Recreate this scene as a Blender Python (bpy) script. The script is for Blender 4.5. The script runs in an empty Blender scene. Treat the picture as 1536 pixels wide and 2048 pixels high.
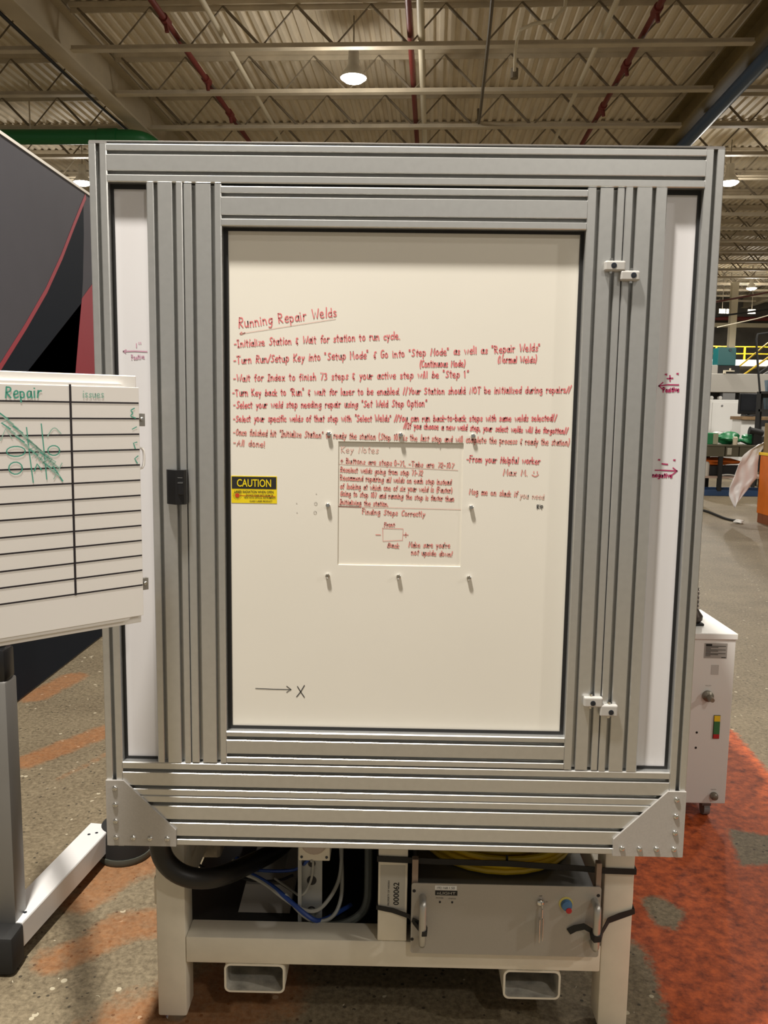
import bpy, bmesh, math, random
from mathutils import Vector, Matrix
random.seed(7)
C = bpy.context.scene.collection
SC = bpy.context.scene

# ------------------------------------------------------------------ camera
cam_d = bpy.data.cameras.new('camera'); cam = bpy.data.objects.new('camera', cam_d); C.objects.link(cam)
cam_d.sensor_fit = 'HORIZONTAL'; cam_d.sensor_width = 36.0; cam_d.lens = 36.0 * 1660.0 / 1536.0
cam_d.clip_start = 0.05; cam_d.clip_end = 200
_y, _p, _r = -0.0135, 0.1242, 0.0141
fw = Vector((math.sin(_y)*math.cos(_p), math.cos(_y)*math.cos(_p), -math.sin(_p)))
rt = Vector((math.cos(_y), -math.sin(_y), 0)); up = rt.cross(fw)
r2 = rt*math.cos(_r) + up*math.sin(_r); u2 = up*math.cos(_r) - rt*math.sin(_r)
cam.matrix_world = Matrix(((r2.x, u2.x, -fw.x, -0.0094), (r2.y, u2.y, -fw.y, -1.9071), (r2.z, u2.z, -fw.z, 1.6723), (0, 0, 0, 1)))
SC.camera = cam

# ------------------------------------------------------------------ world, lights, exposure
SC.view_settings.view_transform = 'Standard'; SC.view_settings.look = 'None'
SC.view_settings.gamma = 1.0; SC.view_settings.use_curve_mapping = False
SC.view_settings.exposure = 0.38
W = bpy.data.worlds.new('world'); SC.world = W; W.use_nodes = True
W.node_tree.nodes['Background'].inputs[0].default_value = (1.0, 0.94, 0.84, 1)
W.node_tree.nodes['Background'].inputs[1].default_value = 0.20

TH = -math.radians(2.55)          # the building stands 2.55 degrees off the machine
def bld(a, b, z=0.0):
    t = math.radians(2.55)
    return Vector((a*math.cos(t) + b*math.sin(t), -a*math.sin(t) + b*math.cos(t), z))
# (a, b, z, watts, build a lamp body)
LAMPS = [(-1.1, 9.84, 6.08, 480, 1, 'hanging between roof joists above the machine, nearest in view'),
         (-7.04, 15.0, 6.08, 480, 1, 'just above the slanting top edge of the dark display wall'),
         (5.65, 15.07, 6.08, 480, 1, 'beside the upper right corner of the aluminium frame'),
         (11.2, 28.95, 6.08, 800, 1, 'small and far off at the right, above the tall column'),
         (-0.85, -1.05, 6.08, 1650, 0, ''), (5.3, 3.2, 6.0, 300, 0, ''), (8.2, -2.4, 6.0, 480, 0, ''), (-6.6, 3.6, 6.0, 400, 0, ''),
         (6.0, 22.0, 6.0, 800, 0, ''), (11.5, 16.0, 6.0, 800, 0, ''), (2.6, -4.8, 6.0, 190, 0, '')]  # last entry is an unseen lamp added in front as fill
for i, (a, b, z, w, body, _) in enumerate(LAMPS):
    ld = bpy.data.lights.new('high_bay_and_fill_light', 'SPOT'); lo = bpy.data.objects.new('high_bay_and_fill_light', ld); C.objects.link(lo)
    ld.energy = w; ld.color = (1.0, 0.94, 0.85);  ld.spot_size = math.radians(172); ld.spot_blend = 0.3
    ld.shadow_soft_size = 0.16
    lo.location = bld(a, b, z - 0.12)
    if body:                         # the part of the lamp's light that leaks sideways and up through its prismatic lens
        gd = bpy.data.lights.new('high_bay_glow', 'POINT'); go = bpy.data.objects.new('high_bay_glow', gd); C.objects.link(go)
        gd.energy = w*.10; gd.color = ld.color; gd.shadow_soft_size = 0.16; go.location = bld(a, b, z - 0.16)

# ------------------------------------------------------------------ materials
MATS = {}
def mat(name, col, rough=0.5, metal=0.0, noise=0.0, scale=30.0, bump=0.0, spec=0.5, emit=None, estr=0.0, alpha=1.0, stretch=None, trans=0.0):
    if name in MATS: return MATS[name]
    m = bpy.data.materials.new(name); m.use_nodes = True; MATS[name] = m
    nt = m.node_tree; bs = nt.nodes['Principled BSDF']
    bs.inputs['Base Color'].default_value = (*col, 1); bs.inputs['Roughness'].default_value = rough
    bs.inputs['Metallic'].default_value = metal; bs.inputs['Specular IOR Level'].default_value = spec
    if trans: bs.inputs['Transmission Weight'].default_value = trans
    if alpha < 1: bs.inputs['Alpha'].default_value = alpha
    if emit:
        bs.inputs['Emission Color'].default_value = (*emit, 1); bs.inputs['Emission Strength'].default_value = estr
    tc = nt.nodes.new('ShaderNodeTexCoord'); mp = nt.nodes.new('ShaderNodeMapping'); nz = nt.nodes.new('ShaderNodeTexNoise')
    nt.links.new(tc.outputs['Object'], mp.inputs[0]); nt.links.new(mp.outputs[0], nz.inputs['Vector'])
    if stretch: mp.inputs['Scale'].default_value = stretch
    nz.inputs['Scale'].default_value = scale; nz.inputs['Detail'].default_value = 5
    if noise > 0:
        rp = nt.nodes.new('ShaderNodeValToRGB')
        lo = [max(0, c*(1-noise)) for c in col]; hi = [min(1, c*(1+noise)) for c in col]
        rp.color_ramp.elements[0].position = 0.3; rp.color_ramp.elements[1].position = 0.7
        rp.color_ramp.elements[0].color = (*lo, 1); rp.color_ramp.elements[1].color = (*hi, 1)
        nt.links.new(nz.outputs[0], rp.inputs[0]); nt.links.new(rp.outputs[0], bs.inputs['Base Color'])
    if bump > 0:
        bp = nt.nodes.new('ShaderNodeBump'); bp.inputs['Strength'].default_value = bump; bp.inputs['Distance'].default_value = 0.002
        nt.links.new(nz.outputs[0], bp.inputs['Height']); nt.links.new(bp.outputs[0], bs.inputs['Normal'])
    return m

ALU = mat('anodised_aluminium', (0.64, 0.645, 0.635), 0.36, 0.85, 0.03, 60, 0, 0.5)
PLATE = mat('grey_plate', (0.47, 0.45, 0.425), 0.5, 0.4, 0.04, 250)
SLOTBLK = mat('black_rubber', (0.008, 0.008, 0.008), 0.6)
CREAM = mat('cream_panel', (0.76, 0.73, 0.655), 0.38, 0, 0.015, 4)
CREAM2 = mat('cream_panel_inner', (0.75, 0.715, 0.635), 0.42, 0, 0.015, 4)
GLOSSW = mat('gloss_white_panel', (0.70, 0.69, 0.705), 0.16, 0, 0.01, 5)
STEELW = mat('offwhite_painted_steel', (0.74, 0.69, 0.58), 0.45, 0, 0.05, 14)
STEELD = mat('dark_painted_steel', (0.42, 0.40, 0.35), 0.6, 0, 0.35, 25)  # darker, mottled steel for the inner faces of the fork pockets
BLACK = mat('black_plastic', (0.010, 0.010, 0.011), 0.28)
BLACKM = mat('black_matt', (0.012, 0.012, 0.012), 0.7)
CHROME = mat('zinc_bolt', (0.72, 0.72, 0.70), 0.16, 1.0)
DARKH = mat('dark_hole', (0.01, 0.01, 0.012), 0.6)
SCREWD = mat('dark_screw', (0.05, 0.06, 0.08), 0.35, 0.8)
RACK = mat('rack_grey', (0.40, 0.375, 0.335), 0.5, 0.25, 0.03, 400)
RACKD = mat('rack_dark', (0.13, 0.125, 0.11), 0.5, 0.3)
YEL = mat('yellow_cable', (0.62, 0.42, 0.015), 0.4)
SIGNY = mat('sign_yellow', (0.80, 0.62, 0.01), 0.45)
WHITEB = mat('whiteboard', (0.82, 0.80, 0.775), 0.32, 0, 0.012, 6)
WHITEP = mat('white_powder_coat', (0.82, 0.80, 0.77), 0.4)
TAPE = mat('black_tape', (0.012, 0.008, 0.012), 0.5)
INKR = mat('red_ink', (0.71, 0.18, 0.19), 0.6)
INKF = mat('faded_red_ink', (0.68, 0.27, 0.24), 0.6)
INKV = mat('very_faded_ink', (0.70, 0.44, 0.38), 0.6)
INKK = mat('black_ink', (0.05, 0.05, 0.05), 0.6)
INKM = mat('magenta_ink', (0.42, 0.03, 0.12), 0.6)
INKMF = mat('faded_magenta_ink', (0.55, 0.30, 0.40), 0.6)
INKT = mat('teal_ink', (0.07, 0.36, 0.27), 0.6)
INKTF = mat('faded_teal_ink', (0.33, 0.52, 0.44), 0.6)
DISPG = mat('display_grey', (0.066, 0.063, 0.074), 0.7, 0, 0.05, 3, 0, 0.2)
DISPN = mat('display_navy', (0.009, 0.012, 0.018), 0.75, spec=0.1)
DISPR = mat('display_red', (0.27, 0.012, 0.026), 0.5)
POSTG = mat('stand_grey', (0.26, 0.255, 0.245), 0.5, 0.5)
JOIST = mat('cream_joist', (0.54, 0.47, 0.35), 0.6, 0, 0.15, 3)
WEBM = mat('backlit_joist_web', (0.19, 0.155, 0.105), 0.65, 0, 0.2, 4)  # web colour darkened to imitate backlighting against the bright deck
DECK = mat('roof_deck', (0.74, 0.66, 0.52), 0.6, 0, 0.12, 1.2, 0, 0.5, None, 0, 1, (8, 1, 1))
REDP = mat('red_pipe', (0.16, 0.025, 0.02), 0.5)
WHP = mat('white_pipe', (0.66, 0.60, 0.46), 0.5)
GREENP = mat('green_pipe', (0.012, 0.16, 0.045), 0.45)
BLUEP = mat('blue_pipe', (0.06, 0.10, 0.17), 0.45)
OLIVE = mat('olive_girder', (0.22, 0.17, 0.075), 0.6, 0, 0.2, 2)
LENS = mat('lamp_lens', (1, 1, 1), 0.4, emit=(1.0, 0.95, 0.88), estr=60)
LAMPH = mat('lamp_housing', (0.55, 0.53, 0.48), 0.4, 0.5)
WHITE = mat('white_paint', (0.74, 0.74, 0.72), 0.45)
TEAL = mat('teal_paint', (0.008, 0.10, 0.105), 0.45)
BEIGEG = mat('beige_grey_machine', (0.42, 0.40, 0.36), 0.5)
GREYP = mat('grey_paint', (0.22, 0.22, 0.22), 0.5)
SAFY = mat('safety_yellow', (0.85, 0.58, 0.02), 0.5)
ORANGE = mat('orange_plastic', (0.60, 0.14, 0.008), 0.45, 0, 0.1, 5)
WOOD = mat('brown_wood', (0.22, 0.14, 0.07), 0.6, 0, 0.25, 12, 0, 0.5, None, 0, 1, (1, 8, 1))
CARD = mat('cardboard', (0.26, 0.18, 0.085), 0.8, 0, 0.1, 20)
OLIVED = mat('olive_drawer', (0.11, 0.10, 0.065), 0.55)
GREENB = mat('green_plastic', (0.02, 0.20, 0.075), 0.4)
BLUES = mat('blue_steel', (0.02, 0.06, 0.16), 0.5)
SHEET = mat('plastic_sheet', (0.70, 0.685, 0.69), 0.35, 0, 0.06, 6)
BLUEC = mat('blue_cable', (0.02, 0.06, 0.28), 0.45)
GREYC = mat('grey_cable', (0.36, 0.36, 0.33), 0.5)
COND = mat('grey_conduit', (0.10, 0.11, 0.10), 0.5)
BINB = mat('blue_translucent_bin', (0.22, 0.30, 0.38), 0.3)
LABELG = mat('label_grey', (0.47, 0.45, 0.40), 0.5)
RED = mat('red_paint', (0.45, 0.015, 0.02), 0.45)
GREENG = mat('gauge_green', (0.03, 0.17, 0.06), 0.4)
BRASS = mat('brass_grey', (0.24, 0.22, 0.18), 0.4, 0.6)

# ------------------------------------------------------------------ mesh builder
ORG = {}
class MB:
    def __init__(s): s.v = []; s.f = []; s.m = []
    def add(s, vs, fs, mi=0):
        o = len(s.v); s.v += [tuple(v) for v in vs]
        for f in fs: s.f.append([i + o for i in f]); s.m.append(mi)
        return s
    def box(s, x0, x1, y0, y1, z0, z1, mi=0, c=0.0):
        if c <= 0:
            v = [(x, y, z) for z in (z0, z1) for y in (y0, y1) for x in (x0, x1)]
            return s.add(v, [(0, 2, 3, 1), (4, 5, 7, 6), (0, 1, 5, 4), (2, 6, 7, 3), (0, 4, 6, 2), (1, 3, 7, 5)], mi)
        bm = bmesh.new(); bmesh.ops.create_cube(bm, size=1)
        for v in bm.verts: v.co = Vector(((x0+x1)/2 + v.co.x*(x1-x0), (y0+y1)/2 + v.co.y*(y1-y0), (z0+z1)/2 + v.co.z*(z1-z0)))
        bmesh.ops.bevel(bm, geom=bm.edges[:], offset=c, segments=2, profile=0.5, affect='EDGES')
        return s.bm(bm, mi)
    def bm(s, bm, mi=0, M=None):
        bm.verts.index_update()
        s.add([(M @ v.co if M else v.co) for v in bm.verts], [[v.index for v in f.verts] for f in bm.faces], mi); bm.free(); return s
    def tube(s, pts, r, n=10, mi=0, caps=True, smooth=0):
        pts = [Vector(p) for p in pts]
        for _ in range(smooth):
            q = [pts[0]]
            for a, b in zip(pts, pts[1:]): q += [a*.75 + b*.25, a*.25 + b*.75]
            pts = q + [pts[-1]]
        rs = r if isinstance(r, (list, tuple)) else [r]*len(pts)
        t0 = (pts[1]-pts[0]).normalized(); ref = Vector((0, 0, 1)) if abs(t0.z) < .9 else Vector((1, 0, 0))
        nrm = (ref - t0*ref.dot(t0)).normalized(); vs = []; fs = []
        for i, p in enumerate(pts):
            t = (pts[min(i+1, len(pts)-1)] - pts[max(i-1, 0)]).normalized()
            nrm = (nrm - t*nrm.dot(t)).normalized(); bn = t.cross(nrm)
            for k in range(n):
                a = 2*math.pi*k/n; vs.append(p + (nrm*math.cos(a) + bn*math.sin(a))*rs[i])
        for i in range(len(pts)-1):
            for k in range(n):
                a = i*n+k; b = i*n+(k+1) % n; fs.append((a, b, b+n, a+n))
        if caps: fs.append(list(range(n))[::-1]); fs.append([(len(pts)-1)*n+k for k in range(n)])
        return s.add(vs, fs, mi)
    def cyl(s, p0, p1, r, n=20, mi=0): return s.tube([p0, p1], r, n, mi)
    def lathe(s, c, axis, prof, n=20, mi=0):      # prof: (radius, offset along axis)
        ax = Vector(axis).normalized(); ref = Vector((0, 0, 1)) if abs(ax.z) < .9 else Vector((1, 0, 0))
        u = ax.cross(ref).normalized(); w = ax.cross(u); c = Vector(c); vs = []; fs = []
        for r, h in prof:
            for k in range(n):
                a = 2*math.pi*k/n; vs.append(c + ax*h + (u*math.cos(a) + w*math.sin(a))*r)
        for i in range(len(prof)-1):
            for k in range(n):
                a = i*n+k; b = i*n+(k+1) % n; fs.append((a, a+n, b+n, b))
        fs.append(list(range(n))); fs.append([(len(prof)-1)*n+k for k in range(n)][::-1])
        return s.add(vs, fs, mi)
    def prism(s, poly, fn, l0, l1, mi=0):          # poly in 2-D, fn(a,b,l) -> xyz
        n = len(poly); vs = [fn(a, b, l0) for a, b in poly] + [fn(a, b, l1) for a, b in poly]
        fs = [(i, (i+1) % n, (i+1) % n+n, i+n) for i in range(n)] + [list(range(n))[::-1], list(range(n, 2*n))]
        return s.add(vs, fs, mi)
    def ribbon(s, pts, w, fn, off=0.0005, mi=0):   # flat ink stroke; pts 2-D, fn(u, v, off)
        P = [Vector((p[0], p[1])) for p in pts]
        P = [p for i, p in enumerate(P) if i == 0 or (p-P[i-1]).length > 1e-6]
        if len(P) == 1: P.append(P[0] + Vector((w*.8, 0)))
        vs = []; n = len(P)
        for i, p in enumerate(P):
            t = (P[min(i+1, n-1)] - P[max(i-1, 0)])
            t = t.normalized() if t.length > 1e-9 else Vector((1, 0))
            q = Vector((-t.y, t.x))*w/2
            if i == 0: p = p - t*w*.3
            if i == n-1: p = p + t*w*.3
            a = p+q; b = p-q; vs += [fn(a.x, a.y, off), fn(b.x, b.y, off)]
        return s.add(vs, [(2*i, 2*i+1, 2*i+3, 2*i+2) for i in range(n-1)], mi)
    def build(s, name, mats, parent=None, local=False, smooth=False, fix=True):
        me = bpy.data.meshes.new(name)
        o0 = Vector((0, 0, 0)) if (local or parent is None) else ORG.get(parent.name, Vector((0, 0, 0)))
        me.from_pydata([Vector(v) - o0 for v in s.v], [], s.f)
        for m in (mats if isinstance(mats, (list, tuple)) else [mats]): me.materials.append(m)
        for p, mi in zip(me.polygons, s.m): p.material_index = mi
        if fix:
            bm = bmesh.new(); bm.from_mesh(me); bmesh.ops.recalc_face_normals(bm, faces=bm.faces); bm.to_mesh(me); bm.free()
        if smooth:
            for p in me.polygons: p.use_smooth = True
            me.set_sharp_from_angle(angle=math.radians(38))
        o = bpy.data.objects.new(name, me); C.objects.link(o)
        if parent is not None: o.parent = parent
        ORG[o.name] = o0
        return o

def tag(o, label, cat, group=None):
    o['label'] = label; o['category'] = cat
    if group: o['group'] = group
    return o
def thing(name, label, cat, loc=(0, 0, 0), rotz=0.0, group=None):
    o = bpy.data.objects.new(name, None); C.objects.link(o); o.empty_display_size = 0.05
    o.location = loc; o.rotation_euler = (0, 0, rotz); ORG[o.name] = Vector(loc)
    return tag(o, label, cat, group)
def struct(o): o['kind'] = 'structure'; return o
def copy_tree(o, parent=None):
    c = o.copy(); C.objects.link(c)
    if parent is not None: c.parent = parent
    for ch in o.children: copy_tree(ch, c)
    return c

# printed text -> mesh, on a plane: origin, right and up vectors
_fc = {}
def text_mesh(mb, txt, org, right, upv, height, width=None, off=0.0006, mi=0, align='LEFT', bold=0.0):
    cu = bpy.data.curves.new('t', 'FONT'); cu.body = txt; cu.size = 1.0; cu.resolution_u = 3; cu.align_x = align; cu.offset = bold
    ob = bpy.data.objects.new('t', cu); C.objects.link(ob)
    dg = bpy.context.evaluated_depsgraph_get(); dg.update(); me = bpy.data.meshes.new_from_object(ob.evaluated_get(dg))
    xs = [v.co.x for v in me.vertices]; ys = [v.co.y for v in me.vertices]
    x0, x1 = min(xs), max(xs); y0, y1 = 0.0, max(ys)
    k = height/(y1-y0); kx = width/(x1-x0) if width else k
    R, U = Vector(right).normalized(), Vector(upv).normalized(); N = R.cross(U); O = Vector(org)
    ax = {'LEFT': x0, 'CENTER': (x0+x1)/2}[align]
    mb.add([O + R*((v.co.x-ax)*kx) + U*(v.co.y*k) + N*off for v in me.vertices], [list(p.vertices) for p in me.polygons], mi)
    bpy.data.objects.remove(ob); bpy.data.curves.remove(cu); bpy.data.meshes.remove(me)

# handwriting: single strokes on a grid, baseline 0, x-height 6, capitals 10; '~' means a rounded stroke
G = {}
def _g(spec):
    for line in spec.strip().split('\n'):
        ch, w, st = line.split(' ', 2)
        G[ch] = (float(w), [(q.startswith('~'), [tuple(float(t) for t in p.split(',')) for p in q.lstrip('~').split()]) for q in st.split('|')])
_g('''
a 6 ~5,5 3,6 1,4.5 .8,1.5 2.5,0 4.5,1.5 5,5|~5,5.6 5,2 5.8,0
b 6 1,10 1,0|~1,1 3.5,0 5.2,2 4.8,5 3,6 1,4
c 5 ~5,5 3,6.2 1,4.5 1,1.5 3,-.2 5,1
d 6 ~5,4.5 3,6 1,4.5 1,1.5 2.8,0 5,2|5,10 5.2,0
e 6 ~1,3 5,3.4 4.8,5.5 3,6.2 1,4.8 .9,1.5 3,-.2 5.4,1
f 4 ~4.5,9.5 3,10 2,8.5 2,0|.3,5.5 4,5.8
g 6 ~5,5 3,6 1,4.5 1,2 2.8,.6 5,2|~5,5.8 5,-1.5 3.5,-3.5 1,-2.6
h 6 1,10 1,0|~1,3.5 3,6 4.8,5 5,0
i 2.5 1.2,6 1.2,0|1.2,8.4 1.4,8.8
j 3 ~2,6 2,-2 .6,-3.2|2,8.4 2.2,8.8
k 5.5 1,10 1,0|4.8,6 1.2,2.8 5,0
l 2.5 1.2,10 1.3,0
m 8 1,6 1,0|~1,4 2.6,6.2 4,4.6 4,0|~4,4 5.8,6.2 7.2,4.6 7.2,0
n 6 1,6 1,0|~1,4 3,6.2 4.8,4.8 5,0
o 6 ~3,6 1,5 .8,1.5 3,-.1 5,1.5 5,4.6 3,6.1
p 6 1,6 1,-3.5|~1,5 3.2,6.2 5.1,4.2 4.6,1.2 2.8,0 1,1.2
q 6 ~5,5 3,6 1,4.5 1,1.5 3,0 5,2|5,6 5,-3.5
r 4.5 1,6 1,0|~1,3.6 2.4,5.8 4.4,5.6
s 5 ~4.6,5.2 2.8,6.2 1.2,5 2.6,3.3 4.5,1.8 3,-.1 .8,.8
t 4.5 2.2,9 2.2,.6 3.2,0|.4,6 4.4,6.2
u 6 ~1,6 1,1.4 2.8,-.1 4.9,1.6 5,6|5,6 5.3,0
v 5.5 .8,6 2.8,0 5,6
w 8 .8,6 2.4,0 4,5 5.6,0 7.4,6
x 5.5 1,6 5,0|5,6 1,0
y 5.5 .9,6 3,1|5,6 1.6,-3.6
z 5.5 1,6 5,6 1,0 5,0
A 7 .6,0 3.6,10 6.4,0|1.8,3.6 5.4,3.8
B 7 1,10 1,0|~1,10 5,9.4 5,6.2 1,5.4|~1,5.4 5.8,4.6 5.8,.8 1,0
C 7 ~6,8.6 4,10 1.5,8 1,3 3,0 6,1.2
D 7 1,10 1,0|~1,10 5,9 6,5 4.6,1 1,0
F 6 1,10 1,0|1,10 5.8,10|1,5.4 4.8,5.6
G 7 ~6,8.6 4,10 1.4,8 1,3 3,0 5.6,1 6,4.2|3.8,4.2 6.3,4.3
H 7 1,10 1,0|6,10 6,0|1,5.2 6,5.4
I 4.5 2.2,10 2.2,0|.4,10 4,10|.4,0 4,0
K 6.5 1,10 1,0|5.8,10 1.2,4.6 6,0
M 8.5 1,0 1.6,10 4.2,3.4 6.8,10 7.6,0
N 7 1,0 1,10 6,0 6,10
O 7.5 ~3.7,10 1.2,8 1,2.6 3.6,0 6.3,2.4 6.2,7.8 3.7,10
R 7 1,10 1,0|~1,10 5.2,9.6 5.4,6 1.2,5 |1.4,5 6,0
S 6.5 ~5.8,8.8 3.6,10.2 1.2,8 3.2,5.6 5.6,3.2 3.6,-.1 .8,1.2
T 7 3.4,10 3.4,0|.4,10 6.6,10
W 9.5 .6,10 2.6,0 4.8,7 6.8,0 9,10
X 7 1,10 6,0|6,10 1,0
Y 6.5 .8,10 3.3,5|6,10 2.6,0
P 6.5 1,10 1,0|~1,10 5.4,9.6 5.4,5.6 1,4.8
0 6 ~3,10 1,8 1,2 3,0 5,2 5,8 3,10
1 3.5 .6,8 2,10 2,0
2 6 ~.8,8 3,10 5,8 3,4 .8,0|.8,0 5.4,.2
3 6 ~.8,9.4 4.6,9.6 4,6 2,5.4 5,4.6 4.8,1 1,0
7 6 .6,10 5.4,10 2.4,0
- 5 .6,4 4.2,4.2
+ 6 3,7 3,1|.4,4 5.6,4
& 5.5 ~5,8 3,9 1.6,7.4 3.4,5.8 1,4 1.6,1.4 4.4,1|3.4,2.6 3.2,-.6
/ 4 0,-.5 4,10.5
. 2 .8,0 1,.3
, 2 1.2,.8 .6,-1.4
! 2.5 1.4,10 1.2,3|1.2,.4 1.3,0
( 3.5 ~3,11 1.2,8 1,3 2.6,-1.2
) 3.5 ~.8,11 2.6,8 2.4,3 .8,-1.2
" 3.5 1,10.5 .8,8|2.4,10.5 2.2,8
' 2 1,10.4 .8,8.2
: 2 1,5 1.1,5.3|1,1 1.1,1.3
''')
def smooth2(pts):
    for _ in range(2):
        q = [pts[0]]
        for a, b in zip(pts, pts[1:]):
            q += [(a[0]*.75+b[0]*.25, a[1]*.75+b[1]*.25), (a[0]*.25+b[0]*.75, a[1]*.25+b[1]*.75)]
        pts = q + [pts[-1]]
    return pts
def handwrite(mb, txt, x0, z0, x1, z1, cap, fn, w=0.0024, mi=0, jit=0.35):
    adv = []; x = 0.0
    for ch in txt:
        adv.append(x); x += 6.5 if ch == ' ' else G[ch][0] + 0.9
    kx = math.hypot(x1-x0, z1-z0)/x; kz = cap/10.0; ang = math.atan2(z1-z0, x1-x0); ca, sa = math.cos(ang), math.sin(ang)
    for ch, ax in zip(txt, adv):
        if ch == ' ': continue
        dz = random.uniform(-jit, jit); sl = random.uniform(-.06, 0.20); sc = random.uniform(.92, 1.08)
        for sm, pts in G[ch][1]:
            pts = [(p[0]+sl*p[1], p[1]*sc+dz) for p in pts]
            if sm: pts = smooth2(pts)
            Q = [((ax+px)*kx, pz*kz) for px, pz in pts]
            mb.ribbon([(x0 + a*ca - b*sa, z0 + a*sa + b*ca) for a, b in Q], w, fn, 0.0006, mi)

# ================================================================== THE SETTING
# floor: one fine mesh whose 'paint' attribute holds where old orange floor paint lies
def inside(p, poly):
    r = False; n = len(poly)
    for i in range(n):
        (xa, ya), (xb, yb) = poly[i], poly[(i+1) % n]
        if (ya > p[1]) != (yb > p[1]) and p[0] < (xb-xa)*(p[1]-ya)/(yb-ya)+xa: r = not r
    return r
ORANGE_POLY = [(0.62, 0.86), (0.74, 0.62), (0.80, 0.52), (0.80, 0.40), (0.775, 0.2), (0.78, -.4), (1.75, -.4), (1.75, 1.70), (1.80, 2.36), (1.62, 2.5), (0.9, 2.2), (0.70, 1.5)]
BARE = [[(0.86, 0.80), (0.93, 0.81), (0.99, 0.72), (0.93, 0.62), (0.87, 0.64)], [(1.36, 1.30), (1.62, 1.2), (1.60, 1.05), (1.30, 1.02)]]
STREAKS = [(-1.72, 1.80, -1.47, 2.21, .055, .9), (-1.50, 1.62, -1.36, 1.95, .02, .45), (-2.06, 2.66, -1.98, 3.02, .06, .9), (-1.08, .92, -.90, 1.02, .10, .9),
           (-1.02, .40, -.80, .60, .05, .7), (-.90, .55, -.74, .62, .06, .75), (-.66, .12, -.40, .30, .12, .8), (-1.05, .70, -.92, .95, .05, .8), (-1.75, 2.3, -1.3, 2.45, .03, .25)]
def segd(p, a, b, c, d):
    vx, vy = c-a, d-b; t = max(0, min(1, ((p[0]-a)*vx + (p[1]-b)*vy)/(vx*vx+vy*vy))); return math.hypot(p[0]-a-t*vx, p[1]-b-t*vy)
xs = [-26, -8, -4] + [-2.6+.025*i for i in range(int(5.4/.025)+1)] + [3.2, 6, 12, 26]
ys = [-9, -4, -2] + [-.8+.025*i for i in range(int(4.2/.025)+1)] + [3.8, 6, 10, 16, 24, 38]
mb = MB(); nx = len(xs)
mb.v = [(x, y, 0.0) for y in ys for x in xs]
for j in range(len(ys)-1):
    for i in range(nx-1): mb.f.append([j*nx+i, j*nx+i+1, (j+1)*nx+i+1, (j+1)*nx+i]); mb.m.append(0)
FLM = bpy.data.materials.new('old_concrete'); FLM.use_nodes = True
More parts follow.
